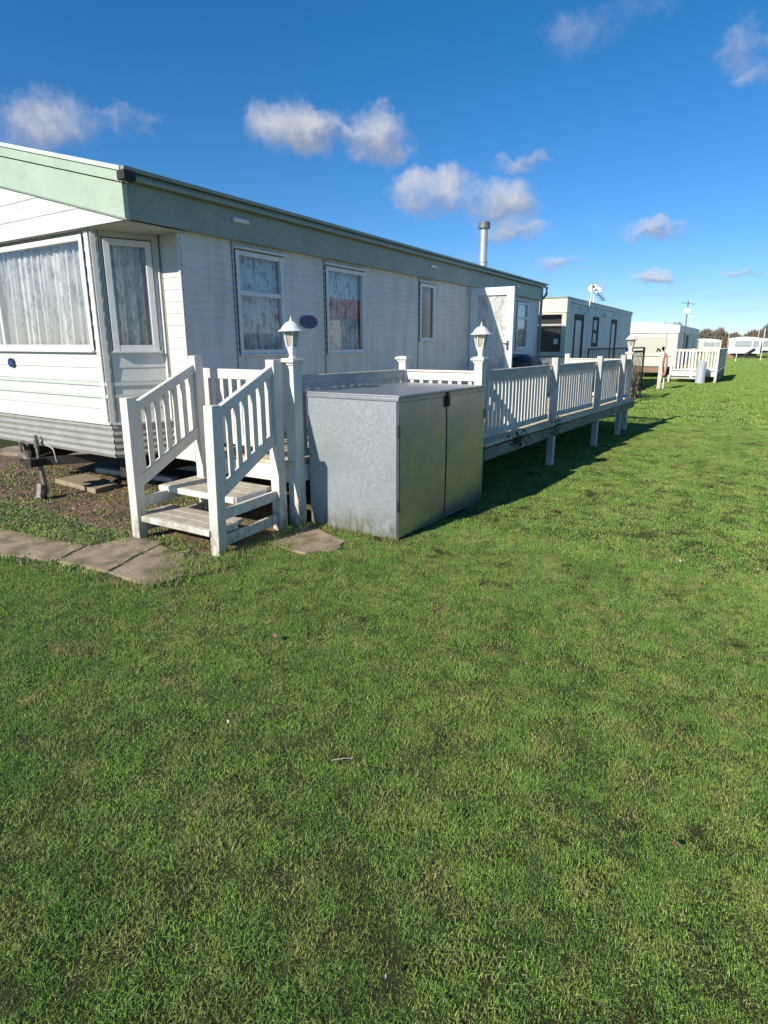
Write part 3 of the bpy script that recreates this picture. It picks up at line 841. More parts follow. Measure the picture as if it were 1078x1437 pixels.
mb.tube([(JX + .40, 3.08, .44), (JX + .31, 3.11, .56), (JX + .22, 3.08, .62)], .006, 6)
mb.bar((JX + .02, 3.07, .17), (JX + .03, 3.04, .03), .05, .012)
jo = mb.build('jockey_stand', mat('galvanised_tube', (.33, .30, .25), (.18, .15, .12), scale=22, rough=.5, metal=.4), car, smooth=True)
R = Matrix.Rotation(math.radians(60), 3, 'Z') @ Matrix.Rotation(math.pi / 2, 3, 'Y')
mb = MB(); mb.lathe([(.02, -.022), (.058, -.024), (.066, 0), (.058, .024), (.02, .022)], (JX + .05, 3.09, .062), 20, R=R); mb.build('jockey_wheel', BRKT, jo, smooth=True)

# ------------------------------------------------------------------ deck
deck = thing('raised_deck', 'raised decking with weathered white balustrade along the near caravan', 'decking', (-3.4, 7.6, 0))
PO = Vector((-2.40, 5.54)); PE = Vector((-2.03, 11.60))
od = (PE - PO).normalized(); on = Vector((od.y, -od.x))   # outward (+X)
PA1 = Vector((-3.36, 3.80)); PB1 = Vector((-3.27, 5.50))
DZ = .60
# floor boards (across), one mesh
mb = MB()
def outer_x(y):
    if y < 5.44: return -3.36 + (y - 3.8) * .053 + .03
    return PO.x + (y - PO.y) * (PE.x - PO.x) / (PE.y - PO.y) + .125
y = 3.70
r = random.Random(5)
while y < 11.72:
    x1 = outer_x(y + .06)
    mb.box(-4.46, x1 + r.uniform(-.004, .004), y, y + .112, DZ - .028, DZ + r.uniform(-.001, .001)); y += .118
mb.build('deck_floor', DECKM, deck, bevel=.003)
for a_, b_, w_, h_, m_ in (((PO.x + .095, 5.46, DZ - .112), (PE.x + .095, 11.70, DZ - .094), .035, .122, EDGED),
                       ((-4.42, 3.69, DZ - .11), (-3.36, 3.74, DZ - .11), .03, .15, PAINT), ((-3.33, 3.80, DZ - .11), (-3.24, 5.46, DZ - .11), .03, .15, PAINT),
                       ((-4.4, 11.72, DZ - .11), (-2.0, 11.72, DZ - .11), .03, .15, PAINT)):
    mb = MB(); mb.vbar(a_, b_, w_, h_); mb.build('edge_board', m_, deck, bevel=.003)
for x in (-4.2, -3.6, -3.0):
    mb = MB(); mb.box(x, x + .05, 5.6 if x > -3.3 else 3.8, 11.6, DZ - .14, DZ - .03); mb.build('joist', PAINTG, deck)


def post(parent, x, y, top, s=.088, cap=True, m=None, z0=0, yaw=0.0, name='post', lean=(0, 0)):
    R = Matrix.Translation((x, y, 0)) @ Matrix.Rotation(yaw, 4, 'Z')
    mb = MB(R)
    lx, ly = lean
    h = s / 2
    tz = top - (.045 if cap else 0)
    vs = [(sx * h, sy * h, z0) for sy in (-1, 1) for sx in (-1, 1)] + [(sx * h + lx, sy * h + ly, tz) for sy in (-1, 1) for sx in (-1, 1)]
    mb.add(vs, [(0, 2, 3, 1), (4, 5, 7, 6), (0, 1, 5, 4), (2, 6, 7, 3), (0, 4, 6, 2), (1, 3, 7, 5)])
    o = mb.build(name, m or PAINT, parent, bevel=.004)
    if cap:
        mb = MB(R)
        mb.box(-h - .012 + lx, h + .012 + lx, -h - .012 + ly, h + .012 + ly, top - .058, top - .036)
        mb.box(-h - .03 + lx, h + .03 + lx, -h - .03 + ly, h + .03 + ly, top - .035, top - .010)
        mb.box(-h - .015 + lx, h + .015 + lx, -h - .015 + ly, h + .015 + ly, top - .009, top)
        mb.build('post_cap', m or PAINT, o, bevel=.004)
    return o


YD = -math.atan2(od.x, od.y)
post(deck, PA1.x, PA1.y, 1.485, .106, yaw=-.02)
post(deck, PB1.x, PB1.y, 1.475, yaw=YD)
post(deck, PO.x, PO.y, 1.475, yaw=YD)
for (x, y, t) in ((-2.33, 7.68, 1.43), (-2.19, 9.56, 1.42), (-2.11, 10.98, 1.42)):
    post(deck, x + .068, y, t, .084, cap=False, yaw=YD, m=PAINTG)  # white posts; the greyer paint stands in for their shaded faces
post(deck, PE.x - .02, PE.y, 1.465, yaw=YD)
post(deck, -4.35, PE.y + .02, 1.42, cap=False)
post(deck, -3.2, PE.y + .02, 1.42, cap=False)
for (x, y) in ((-4.3, 6.0), (-4.3, 9.0), (-3.3, 8.0), (-3.3, 10.5)):
    mb = MB(); mb.box(x - .045, x + .045, y - .045, y + .045, 0, DZ - .1); mb.build('support', PAINTG, deck)


def railing(parent, a, b, zt, zb, n, m_rail=None, m_bal=None, name='railing', bal='baluster', rt=.085, bw=.040, bt=.024, side=0.0, zoff=0):
    """a, b plan points between posts; zt top of rail, zb underside of bottom rail"""
    a, b = Vector(a), Vector(b)
    d = (b - a).normalized(); nn = Vector((d.y, -d.x))
    mb = MB()
    mb.vbar((a.x, a.y, zt - rt / 2), (b.x, b.y, zt - rt / 2 + zoff), .045, rt)
    mb.vbar((a.x, a.y, zt + .011), (b.x, b.y, zt + .011 + zoff), .075, .020)
    o = mb.build(name, m_rail or PAINTG, parent, bevel=.003)
    mb = MB(); mb.vbar((a.x, a.y, zb + .03), (b.x, b.y, zb + .03 + zoff), .045, .06); mb.build('bottom_rail', m_rail or PAINTG, o, bevel=.003)
    rr = random.Random(int(a.x * 100 + a.y * 10))
    L_ = (b - a).length
    for i in range(n):
        t = (i + .5) / n
        p = a + (b - a) * t + nn * side
        z = zoff * t; j = rr.uniform(-.004, .004)
        mb = MB(); q = d * bw / 2; w = nn * bt / 2
        vs = []
        for zz, jj in ((zb + .055 + z, 0), (zt - rt + .003 + z, j)):
            for s2 in (-1, 1):
                for s1 in (-1, 1):
                    pp = p + q * s1 + w * s2 + d * jj; vs.append((pp.x, pp.y, zz))
        mb.add(vs, [(0, 2, 3, 1), (4, 5, 7, 6), (0, 1, 5, 4), (2, 6, 7, 3), (0, 4, 6, 2), (1, 3, 7, 5)])
        mb.build(bal, m_bal or PAINT, o)
    return o


# outer balustrade bays
T, B_ = 1.315, .635
outer = [(PO, (-2.33, 7.68), 20), ((-2.33, 7.68), (-2.19, 9.56), 18), ((-2.19, 9.56), (-2.11, 10.98), 13), ((-2.11, 10.98), (PE.x - .02, PE.y), 5)]
for a, b, n in outer:
    a = Vector(a); b = Vector(b); d = (b - a).normalized()
    railing(deck, a + d * .05, b - d * .05, T, B_, n)
railing(deck, PA1 + Vector((.002, .055)), PB1 - Vector((.002, .05)), T, B_, 13)
railing(deck, PB1 + Vector((.05, 0)), PO - Vector((.05, 0)), T, B_, 7, m_rail=PAINT)
railing(deck, (PE.x - .07, PE.y + .01), (-3.155, PE.y + .02), T, B_, 9, m_rail=PAINT)
railing(deck, (-3.245, PE.y + .02), (-4.30, PE.y + .02), T, B_, 9, m_rail=PAINT)
# small weeds through the edge of the deck
# gate at the head of the steps
gate = thing('gate', 'low white picket gate closing the head of the front steps', 'gate', (-4.38, 3.74, .66))
mb = MB(); mb.box(-4.405, -4.335, 3.725, 3.765, .70, 1.385); mb.box(-3.56, -3.50, 3.725, 3.765, .70, 1.385)
mb.build('stile', PAINT, gate, bevel=.003)
mb = MB(); mb.box(-4.335, -3.56, 3.727, 3.763, 1.295, 1.383); mb.box(-4.335, -3.56, 3.727, 3.763, .70, .79)
mb.build('rail', PAINT, gate, bevel=.003)
for i in range(7):
    x = -4.335 + .775 * (i + .5) / 7
    mb = MB(); mb.box(x - .020, x + .020, 3.736, 3.756, .79, 1.296); mb.build('picket', PAINT, gate)

# ------------------------------------------------------------------ steps
steps = thing('garden_steps', 'short flight of white painted wooden steps with slatted handrails', 'steps', (-3.8, 3.1, 0))
SLp, SRp = (-4.262, 2.830), (-3.392, 2.905)      # front posts
TLp, TRp = (-4.290, 3.560), (-3.430, 3.640)      # rear posts
sy = .06
post(steps, *SLp, 1.185, .088, cap=False, yaw=.06, lean=(.015, 0))
post(steps, *SRp, 1.165, .088, cap=False, yaw=.06, lean=(.03, 0))
post(steps, TLp[0], TLp[1], 1.50, .088, cap=False, yaw=0)
post(steps, TRp[0], TRp[1], 1.475, .092, cap=False, yaw=0)
for (a, b, za, zb_) in ((SLp, TLp, 1.09, 1.375), (SRp, TRp, 1.085, 1.375)):
    dx = (b[0] - a[0]); dy = (b[1] - a[1]); L_ = math.hypot(dx, dy); ux, uy = dx / L_, dy / L_
    A = (a[0] + ux * .044, a[1] + uy * .044); Bq = (b[0] - ux * .02, b[1] - uy * .02)
    mb = MB(); mb.vbar((A[0], A[1], za), (Bq[0], Bq[1], zb_ + .02), .050, .085)
    h = mb.build('handrail', PAINT, steps, bevel=.004)
    mb = MB(); mb.vbar((A[0], A[1], za - .60), (Bq[0], Bq[1], zb_ - .60 + .06), .045, .10)
    mb.build('lower_rail', PAINT, steps, bevel=.003)
    n = 7
    for i in range(n):
        t = (i + .5) / n
        x = A[0] + (Bq[0] - A[0]) * t; y_ = A[1] + (Bq[1] - A[1]) * t
        z1 = za + (zb_ - za) * t - .03; z0 = za - .60 + (zb_ - za + .06) * t + .04
        mb = MB(); mb.box(x - .013, x + .013, y_ - .020, y_ + .020, z0, z1); mb.build('baluster', PAINT, steps)
for (y0, y1, zt) in ((2.845, 3.20, .215), (3.16, 3.60, .395)):
    mb = MB(Matrix.Translation((-3.84, 0, 0)) @ Matrix.Rotation(.03, 4, 'Z'))
    if zt < .3: xs = (-.375, .505)
    else: xs = (-.44, .46)
    w = (y1 - y0) / 3
    for k in range(3):
        mb.box(xs[0], xs[1], y0 + k * w + .004, y0 + (k + 1) * w - .004, zt - .035, zt)
    o = mb.build('tread', TREAD, steps, bevel=.004)
    mb = MB(Matrix.Translation((-3.84, 0, 0)) @ Matrix.Rotation(.03, 4, 'Z')); mb.box(xs[0] - .002, xs[1] + .002, y0 - .018, y0 + .001, zt - .052, zt - .003)
    mb.box(xs[1] + .001, xs[1] + .016, y0, y1 - .08, zt - .06, zt - .004)
    mb.build('nosing', PAINT, o, bevel=.003)
for (a, b) in ((SLp, TLp), (SRp, TRp)):
    for z in (.105, .315):
        mb = MB(); mb.vbar((a[0], a[1] + .05, z), (b[0], b[1] - .02, z + .01), .035, .085); mb.build('stringer', PAINT, steps, bevel=.003)

# ------------------------------------------------------------------ post lanterns


def lantern(x, y, z, label, grp='white lanterns on the deck posts'):
    t = thing('post_lantern', label, 'lantern', (x, y, z), grp)
    mb = MB(); c = (x, y, z)
    mb.lathe([(.034, -.002), (.034, .012), (.024, .018), (.030, .035), (.046, .085), (.048, .092), (.040, .094)], c, 6, phase=.35)
    mb.build('base', LAMPW, t, bevel=.002)
    mb = MB(); mb.lathe([(.040, .094), (.068, .222)], c, 6, phase=.35); mb.build('glass', AMBER, t)
    mb = MB()
    for k in range(6):
        a = .35 + k * math.pi / 3
        mb.tube([(x + .044 * math.cos(a), y + .044 * math.sin(a), z + .088), (x + .073 * math.cos(a), y + .073 * math.sin(a), z + .226)], .0052, 6)
    mb.build('frame', LAMPW, t)
    mb = MB(); mb.lathe([(.072, .220), (.108, .217), (.110, .222), (.084, .240), (.070, .262), (.050, .285), (.026, .298), (.010, .306), (.012, .314), (.005, .322), (.003, .345)], c, 12, phase=.35)
    mb.build('lamp_cover', LAMPW, t, smooth=True)
    return t


lantern(PA1.x, PA1.y, 1.485, 'white coach lantern on the tall post between the steps and the metal cabinet')
lantern(PO.x, PO.y, 1.475, 'white coach lantern on the post at the far end of the metal cabinet')
lantern(PE.x - .02, PE.y, 1.465, 'small white lantern at the farthest corner post of the decking')

# ------------------------------------------------------------------ metal cabinet
cab = thing('storage_cabinet', 'grey galvanised metal storage cabinet with double doors standing on the lawn', 'cabinet', (-2.8, 4.7, 0))
c0, c1, c2_, c3 = Vector((-3.285, 3.885)), Vector((-2.385, 3.912)), Vector((-2.295, 5.425)), Vector((-3.195, 5.40))
HC = 1.185


def P2(a, b): return Plane((a.x, a.y), (b.x, b.y))


mb = MB(); mb.prism([tuple(c0), tuple(c1 - Vector((.012, 0))), tuple(c2_ - Vector((.012, 0))), tuple(c3)], .01, HC)
body = mb.build('body', GALV, cab, bevel=.004)
mb = MB(); mb.prism([tuple(c0 + Vector((-.006, -.006))), tuple(c1 + Vector((.018, -.006))), tuple(c2_ + Vector((.018, .008))), tuple(c3 + Vector((-.006, .008)))], HC + .002, HC + .020)
P_ = P2(c0, c1); P_.box(mb, -.004, P_.len + .012, HC - .026, HC + .0015, .002, .009)
mb.build('lid', mat('cabinet_lid', (.42, .44, .45), (.34, .36, .37), scale=20, rough=.38, metal=.6), cab, bevel=.003)
PQ = P2(c1, c2_); hw = PQ.len / 2
for a, b, hs in ((.012, hw - .014, 0), (hw + .012, PQ.len - .010, 1)):
    mb = MB()
    # gently dished sheet
    nu, nz_ = 14, 20; vs = []
    r = random.Random(3 + hs)
    for j in range(nz_ + 1):
        for i in range(nu + 1):
            u = a + (b - a) * i / nu; z = .035 + (HC - .075) * j / nz_
            e = min(i, nu - i, j, nz_ - j)
            tt = 2 * j / nz_ - 1; vs.append(PQ.at(u, z, .004 + .011 * (1 - tt * tt) * (1 if 0 < i < nu else .8) + (0 if e == 0 else 0)))
    mb.add(vs, [(j * (nu + 1) + i, j * (nu + 1) + i + 1, (j + 1) * (nu + 1) + i + 1, (j + 1) * (nu + 1) + i) for j in range(nz_) for i in range(nu)])
    PQ.box(mb, a, b, .035, HC - .040, -.012, .002)
    d_ = mb.build('door', GALVD, cab, smooth=True)
    for z in (.30, .92):
        h = MB(); u = .006 if hs == 0 else PQ.len - .004
        PQ.box(h, u - .012, u + .012, z - .05, z + .05, .003, .014); h.build('hinge', STEELD, d_)
mb = MB(); PQ.box(mb, hw - .012, hw + .010, .03, HC - .03, .001, .008); mb.build('door_gap', BRKT, cab)
mb = MB(); PQ.box(mb, .0, PQ.len, HC - .036, HC - .002, .001, .010); mb.build('top_strip', GALVD, cab)
mb = MB(); PQ.box(mb, hw - .035, hw + .035, HC - .13, HC - .055, .008, .022); PQ.box(mb, hw - .006, hw + .018, HC - .055, HC - .0, .010, .026); PQ.box(mb, hw - .014, hw + .02, HC - .12, HC - .02, .022, .034)
mb.build('latch', RUST, cab, bevel=.003)
mb = MB(); P_ = P2(c0, c1); P_.box(mb, P_.len * .475, P_.len * .477, .01, .22, .0, .0016); mb.build('seam', STEELD, cab)

# ------------------------------------------------------------------ on the deck: covered barbecue, patio table
bb = thing('covered_barbecue', 'barbecue under navy and grey cover on the deck beside the open door', 'barbecue', (-4.0, 10.9, DZ))
mb = MB()
rg = random.Random(8); prof = [(.02, .36, .30), (.40, .36, .30), (.66, .38, .34), (.76, .34, .28), (.80, .20, .14)]
vs = []; n = 28
for (z, rx_, ry_) in prof:
    for k in range(n):
        a = 2 * math.pi * k / n; sq = 1 / max(abs(math.cos(a)), abs(math.sin(a))) ** .7; w = 1 + .03 * math.sin(5 * a + z * 7)
        vs.append((-3.98 + rx_ * math.cos(a) * sq * w, 11.0 + ry_ * 1.3 * math.sin(a) * sq * w, DZ + z))
mb.add(vs, [(i * n + k, i * n + (k + 1) % n, (i + 1) * n + (k + 1) % n, (i + 1) * n + k) for i in range(len(prof) - 1) for k in range(n)] + [list(range((len(prof) - 1) * n, len(prof) * n))])
mb.build('cover', TARP, bb, smooth=True)
mb = MB(); vs = []
for (z, s_) in ((.765, 1.0), (.815, .45)):
    for k in range(n):
        a = 2 * math.pi * k / n; vs.append((-3.98 + .33 * s_ * math.cos(a), 11.0 + .33 * s_ * math.sin(a), DZ + z))
mb.add(vs, [(k, (k + 1) % n, n + (k + 1) % n, n + k) for k in range(n)] + [list(range(n, 2 * n))]); mb.build('lid_flap', TARPG, bb, smooth=True)
for sx in (-1, 1):
    for s2 in (-1, 1):
        mb = MB(); mb.box(-3.98 + sx * .2 - .02, -3.98 + sx * .2 + .02, 11.0 + s2 * .2 - .02, 11.0 + s2 * .2 + .02, DZ, DZ + .1); mb.build('leg', BRKT, bb)
# the table stands on the plot behind the deck
tb = thing('patio_table', 'blue-grey patio table with dark rim beyond the decking by the second caravan', 'table', (-3.8, 14.2, 0))
mb = MB(); mb.box(-4.25, -3.25, 12.75, 15.3, 1.21, 1.23); mb.build('table_top', TEAL, tb)
mb = MB()
for q in ((-4.29, -4.25, 12.71, 15.34), (-3.25, -3.21, 12.71, 15.34), (-4.25, -3.25, 12.71, 12.75), (-4.25, -3.25, 15.3, 15.34)): mb.box(*q, 1.20, 1.245)
mb.build('rim', BRKT, tb)
for x in (-4.2, -3.3):
    for y in (12.85, 15.2):
        mb = MB(); mb.box(x - .03, x + .03, y - .03, y + .03, 0, 1.20); mb.build('leg', BRKT, tb)

# ------------------------------------------------------------------ second caravan
k2 = thing('static_caravan', 'flat-roofed white caravan with dark door frames and cream front bay, second in the row', 'caravan', (-6, 20.5, 0))
X2, Y2a, Y2b = -4.5, 16.1, 25.0
P2s = Plane((X2, Y2a), (X2, Y2b)); V = lambda y: y - Y2a
d1, d2_, w1, = (16.75, 17.75, .75, 2.42), (21.45, 22.35, .75, 2.44), (18.85, 19.60, 1.55, 2.42)
hl = [(V(q[0]), V(q[1]), q[2], q[3]) for q in (d1, d2_, w1)]
mb = MB(); siding(mb, P2s, 0, V(Y2b), .5, 2.68, .11, .012, hl, zbase=.5); mb.build('side_wall', GREYF, k2)
mb = MB(); siding(mb, Plane((-7.6, Y2a), (X2, Y2a)), 0, 3.1, .5, 2.40, .11, .012, zbase=.5); mb.build('front_wall', GREYF, k2)
mb = MB(); mb.box(-7.62, X2 + .03, Y2a - .22, Y2a + .05, 2.42, 2.78); mb.build('parapet', CREAM, k2, bevel=.01)
mb = MB(); mb.box(-7.64, X2 + .04, Y2a - .24, Y2b + .05, 2.782, 2.82); mb.build('roof', GREENS, k2)
mb = MB(); mb.box(X2 - .01, X2 + .03, Y2a + .06, Y2b, 2.685, 2.78); mb.build('fascia', GREYF, k2)
mb = MB(); mb.box(-7.6, X2 - .01, Y2b - .05, Y2b, .5, 2.75); mb.box(-7.6, -7.55, Y2a + .02, Y2b, .5, 2.75); mb.box(-7.55, X2 - .02, Y2a + .02, Y2b - .06, .5, .56); mb.build('far_wall', GREYF, k2)
# front bay box
by = 15.72
mb = MB()
mb.box(-5.35, -5.25, by, Y2a - .01, 1.28, 2.40); mb.box(-4.53, -4.43, by, Y2a - .01, 1.28, 2.40); mb.box(-5.25, -4.53, by, Y2a - .01, 1.28, 1.40); mb.box(-5.25, -4.53, by, Y2a - .01, 2.36, 2.40)
bw_ = mb.build('window', CREAM, k2, bevel=.008, label='cream-framed front bay window with dark blind')
mb = MB(); mb.box(-5.25, -4.53, by + .04, by + .05, 1.40, 2.36); mb.build('pane', PANE, bw_)
mb = MB(); mb.box(-5.25, -4.53, by + .035, by + .06, 2.08, 2.12); mb.box(-5.25, -5.22, by + .03, by + .06, 1.40, 2.36); mb.box(-4.56, -4.53, by + .03, by + .06, 1.40, 2.36); mb.build('glazing_bar', PAINTG, bw_)
mb = MB()
for k in range(15): mb.box(-5.22, -4.56, by + .12, by + .13, 1.43 + k * .043, 1.445 + k * .043)
mb.build('blind', DBROWN, bw_)
mb = MB(); mb.box(-5.24, -4.54, by + .20, by + .22, 1.40, 2.36); mb.build('backing', DARKIN, bw_)
mb = MB(); mb.box(-4.74, -4.63, by + .032, by + .038, 1.60, 1.74); mb.build('sticker', UPVC, bw_)
for q, nm in ((d1, 'door'), (d2_, 'door')):
    mb = MB(); u0, u1 = V(q[0]), V(q[1])
    P2s.box(mb, u0, u0 + .11, q[2], q[3], -.02, .02); P2s.box(mb, u1 - .16, u1, q[2], q[3], -.02, .02); P2s.box(mb, u0 + .11, u1 - .16, q[3] - .16, q[3], -.02, .018)
    o = mb.build('door', BRKT, k2); g = MB(); P2s.box(g, u0 + .11, u1 - .16, q[2], q[3] - .16, -.01, .0); g.build('door_leaf', mat('door_leaf_grey', (.46, .48, .50), rough=.35), o)
window(k2, P2s, V(w1[0]), V(w1[1]), w1[2], w1[3], .09, fmat=BRKT, hbars=(1.98,), glass=mat('bright_blind', (.55, .58, .60), (.40, .43, .46), scale=4, rough=.4))
mb = MB(); P2s.box(mb, V(20.3), V(20.5), 2.48, 2.56, .0, .09); mb.build('wall_lamp', UPVC, k2)
# dish and aerial
dish = thing('satellite_dish', 'pale satellite dish on bracket above the second caravan roof', 'satellite dish', (-4.5, 18.1, 2.6))
mb = MB(); mb.tube([(-4.5, 17.7, 2.45), (-4.4, 17.8, 2.52), (-4.42, 18.0, 2.8), (-4.42, 18.2, 3.15)], .018, 8); mb.tube([(-4.5, 17.0, 2.62), (-4.42, 17.3, 2.56), (-4.42, 17.8, 2.60)], .014, 6); mb.build('mast', LAMPW, dish, smooth=True)
for k, (yy, zz, rr_) in enumerate(((18.25, 3.20, .14), (18.85, 3.20, .12))):
    Rm = Matrix.Rotation(math.radians(58), 3, 'X') @ Matrix.Rotation(math.radians(12), 3, 'Y')
    mb = MB(); mb.lathe([(.001, .045), (rr_ * .5, .035), (rr_ * .85, .012), (rr_, 0), (rr_ * .97, -.006), (rr_ * .5, .022), (.001, .032)], (-4.42, yy, zz), 24, R=Rm, cap=False)
    mb.build('reflector', LAMPW, dish, smooth=True)
mb = MB(); mb.tube([(-4.42, 18.2, 3.15), (-4.42, 18.6, 3.20), (-4.42, 18.95, 3.22)], .014, 8); mb.tube([(-4.42, 18.2, 3.1), (-4.35, 17.9, 3.3)], .01, 6); mb.lathe([(.03, -.03), (.035, .03)], (-4.36, 18.05, 3.22), 10); mb.build('arm', RUST, dish)
ae = thing('television_aerial', 'dark yagi aerial on short mast behind the dish on the second caravan', 'aerial', (-4.7, 19.3, 2.8))
mb = MB(); mb.tube([(-4.7, 19.6, 2.8), (-4.7, 19.6, 3.12)], .03, 8); mb.build('mast', LAMPW, ae)
mb = MB(); mb.tube([(-4.7, 19.2, 3.34), (-4.7, 21.0, 3.02)], .014, 6)
for k in range(9): q = k / 8; mb.tube([(-4.82, 19.3 + 1.6 * q, 3.32 - .29 * q), (-4.58, 19.3 + 1.6 * q, 3.32 - .29 * q)], .008, 5)
mb.build('boom', BRKT, ae)
# black railing beside caravan 2 and its gate
mr = thing('metal_railing', 'thin black metal railing along the side of the second caravan', 'railing', (-3.9, 20, 0))
mb = MB(); mb.tube([(-4.2, 17.35, 0.0), (-4.2, 17.35, 1.46), (-4.2, 23.0, 1.46), (-4.2, 23.0, 0.0)], .022, 6); mb.tube([(-4.2, 17.35, .55), (-4.2, 23.0, .55)], .015, 6); mb.build('frame', BRKT, mr)
for k in range(20):
    mb = MB(); y_ = 17.6 + k * .27; mb.tube([(-4.2, y_, .55), (-4.2, y_, 1.46)], .008, 5); mb.build('bar', BRKT, mr)
mg = thing('metal_gate', 'dark patterned metal gate just past the last deck lantern', 'gate', (-2.85, 17.6, 0))
mb = MB(); a_, b_ = Vector((-2.97, 17.0)), Vector((-2.93, 18.7))
for (p, q) in ((a_, b_),):
    mb.tube([(p.x, p.y, .0), (p.x, p.y, 1.50), (q.x, q.y, 1.50), (q.x, q.y, 0)], .03, 6); mb.tube([(p.x, p.y, .45), (q.x, q.y, .45)], .02, 6); mb.tube([(p.x, p.y, 1.40), (q.x, q.y, 1.40)], .03, 6)
mb.build('frame', BRKT, mg)
for k in range(9):
    t = (k + .5) / 9; p = a_ + (b_ - a_) * t
    mb = MB(); mb.tube([(p.x, p.y, .45), (p.x + .0, p.y + .03, .8), (p.x, p.y - .03, 1.1), (p.x, p.y, 1.40)], .010, 5); mb.build('bar', BRKT, mg)
# clump of dry reeds behind the gate
def blades_mesh(rng, n, cx, cy, rx, ry, hmin, hmax, w, lean, z0=0.0):
    V_, F_ = [], []
    for i in range(n):
        a = rng.uniform(0, 6.283); rr_ = math.sqrt(rng.random()); x = cx + rx * rr_ * math.cos(a); y = cy + ry * rr_ * math.sin(a)
        h = rng.uniform(hmin, hmax); b = rng.uniform(0, 6.283); l = rng.uniform(0, lean) * h; d = rng.uniform(0, 6.283)
        wx, wy = math.cos(b) * w / 2, math.sin(b) * w / 2; lx, ly = math.cos(d) * l, math.sin(d) * l
        k = len(V_)
        V_ += [(x - wx, y - wy, z0), (x + wx, y + wy, z0), (x + lx * .35 - wx * .8, y + ly * .35 - wy * .8, z0 + h * .55), (x + lx * .35 + wx * .8, y + ly * .35 + wy * .8, z0 + h * .55), (x + lx, y + ly, z0 + h)]
        F_ += [(k, k + 1, k + 3, k + 2), (k + 2, k + 3, k + 4)]
    return V_, F_
rp = MB(); rp.add(*blades_mesh(random.Random(2), 260, -3.35, 18.6, .35, .8, .7, 1.35, .02, .35))
tag(rp.build('ornamental_grass', mat('dry_reed', (.34, .29, .17), (.22, .20, .10), scale=3, rough=.8)), 'clump of dry pale ornamental grass behind the dark metal gate', 'plant')

# ------------------------------------------------------------------ hose post, far caravans
hp = thing('tap_post', 'leaning white post with pink-orange hose reel in front of the third caravan', 'hose post', (-2.95, 23, 0))
mb = MB(); mb.bar((-3.0, 23, 0), (-2.97, 23, 1.55), .12, .12, up=(0, 1, 0)); mb.bar((-2.86, 23.0, 0), (-2.84, 23, .9), .05, .05, up=(0, 1, 0)); mb.bar((-3.0, 23, 1.5), (-2.88, 23, 1.35), .12, .12, up=(0, 1, 0)); mb.build('post', PAINT, hp, bevel=.005)
mb = MB()
for k in range(7):
    pts = [(-2.86 + (.045 + .005 * k) * math.cos(a), 22.9 - .02 * (k % 3), .88 + (.30 + .018 * k) * math.sin(a)) for a in [2 * math.pi * i / 18 for i in range(18)]]
    mb.tube(pts, .018, 6, closed=True)
mb.build('hose', HOSE, hp, smooth=True)
mb = MB(); mb.tube([(-3.04, 22.96, 1.36), (-3.14, 22.9, 1.44), (-3.16, 22.9, 1.34)], .04, 8); mb.build('tap', RUST, hp, smooth=True)

k3 = thing('static_caravan', 'cream caravan with white curved roof band seen front-on beyond the hose post', 'caravan', (-5.2, 35.5, 0))
Xr, Xl, Ya, Yb = -3.42, -6.7, 31.0, 41.0
mb = MB()
vs = []; prof = [(-6.75, 2.42), (-6.2, 2.58), (-5.4, 2.64), (-4.4, 2.60), (-3.9, 2.52), (-3.37, 2.48), (-3.37, 2.12), (-6.75, 2.12)]
for y_ in (Ya - .05, Yb):
    vs += [(x, y_, z) for x, z in prof]
nn_ = len(prof); mb.add(vs, [list(range(nn_)), list(range(2 * nn_ - 1, nn_ - 1, -1))] + [(i, (i + 1) % nn_, (i + 1) % nn_ + nn_, i + nn_) for i in range(nn_)])
mb.build('roof', WHITEF, k3, bevel=.01)
mb = MB(); mb.box(Xl, Xr, Ya, Yb, .55, 2.115); mb.build('wall', CREAM, k3)
P3 = Plane((Xl, Ya), (Xr, Ya))
mb = MB(); P3.box(mb, .4, 2.95, 1.10, 2.02, .004, .03); w3 = mb.build('window', WHITEF, k3, bevel=.006)
mb = MB(); P3.box(mb, .47, 2.86, 1.17, 1.95, .032, .038); mb.build('blind', mat('beige_blind', (.52, .50, .40), rough=.6), w3)
mb = MB(); P3.box(mb, -.02, P3.len + .02, 1.03, 1.06, .004, .05); P3.box(mb, -.02, P3.len + .02, .56, .60, .004, .05); P3.box(mb, 2.74, 2.80, .6, 2.1, .032, .07); mb.build('moulding', PAINTG, k3)
mb = MB(); P3.box(mb, .2, 2.7, .26, .54, -.05, -.02); mb.build('skirting', BRICKY, k3)
P3s = Plane((Xr, Ya), (Xr, Yb))
mb = MB(); siding(mb, P3s, .0, 10, .5, 2.11, .14, .012); mb.build('side_wall', GREYF, k3)
for u in (.8, 2.4, 4.6, 7.2): window(k3, P3s, u, u + .9, 1.1, 2.0, .10, fmat=WHITEF, glass=DGLASS)
mb = MB(); P3s.box(mb, 3.4, 4.2, .55, 2.05, .013, .03); mb.build('door', BRKT, k3)

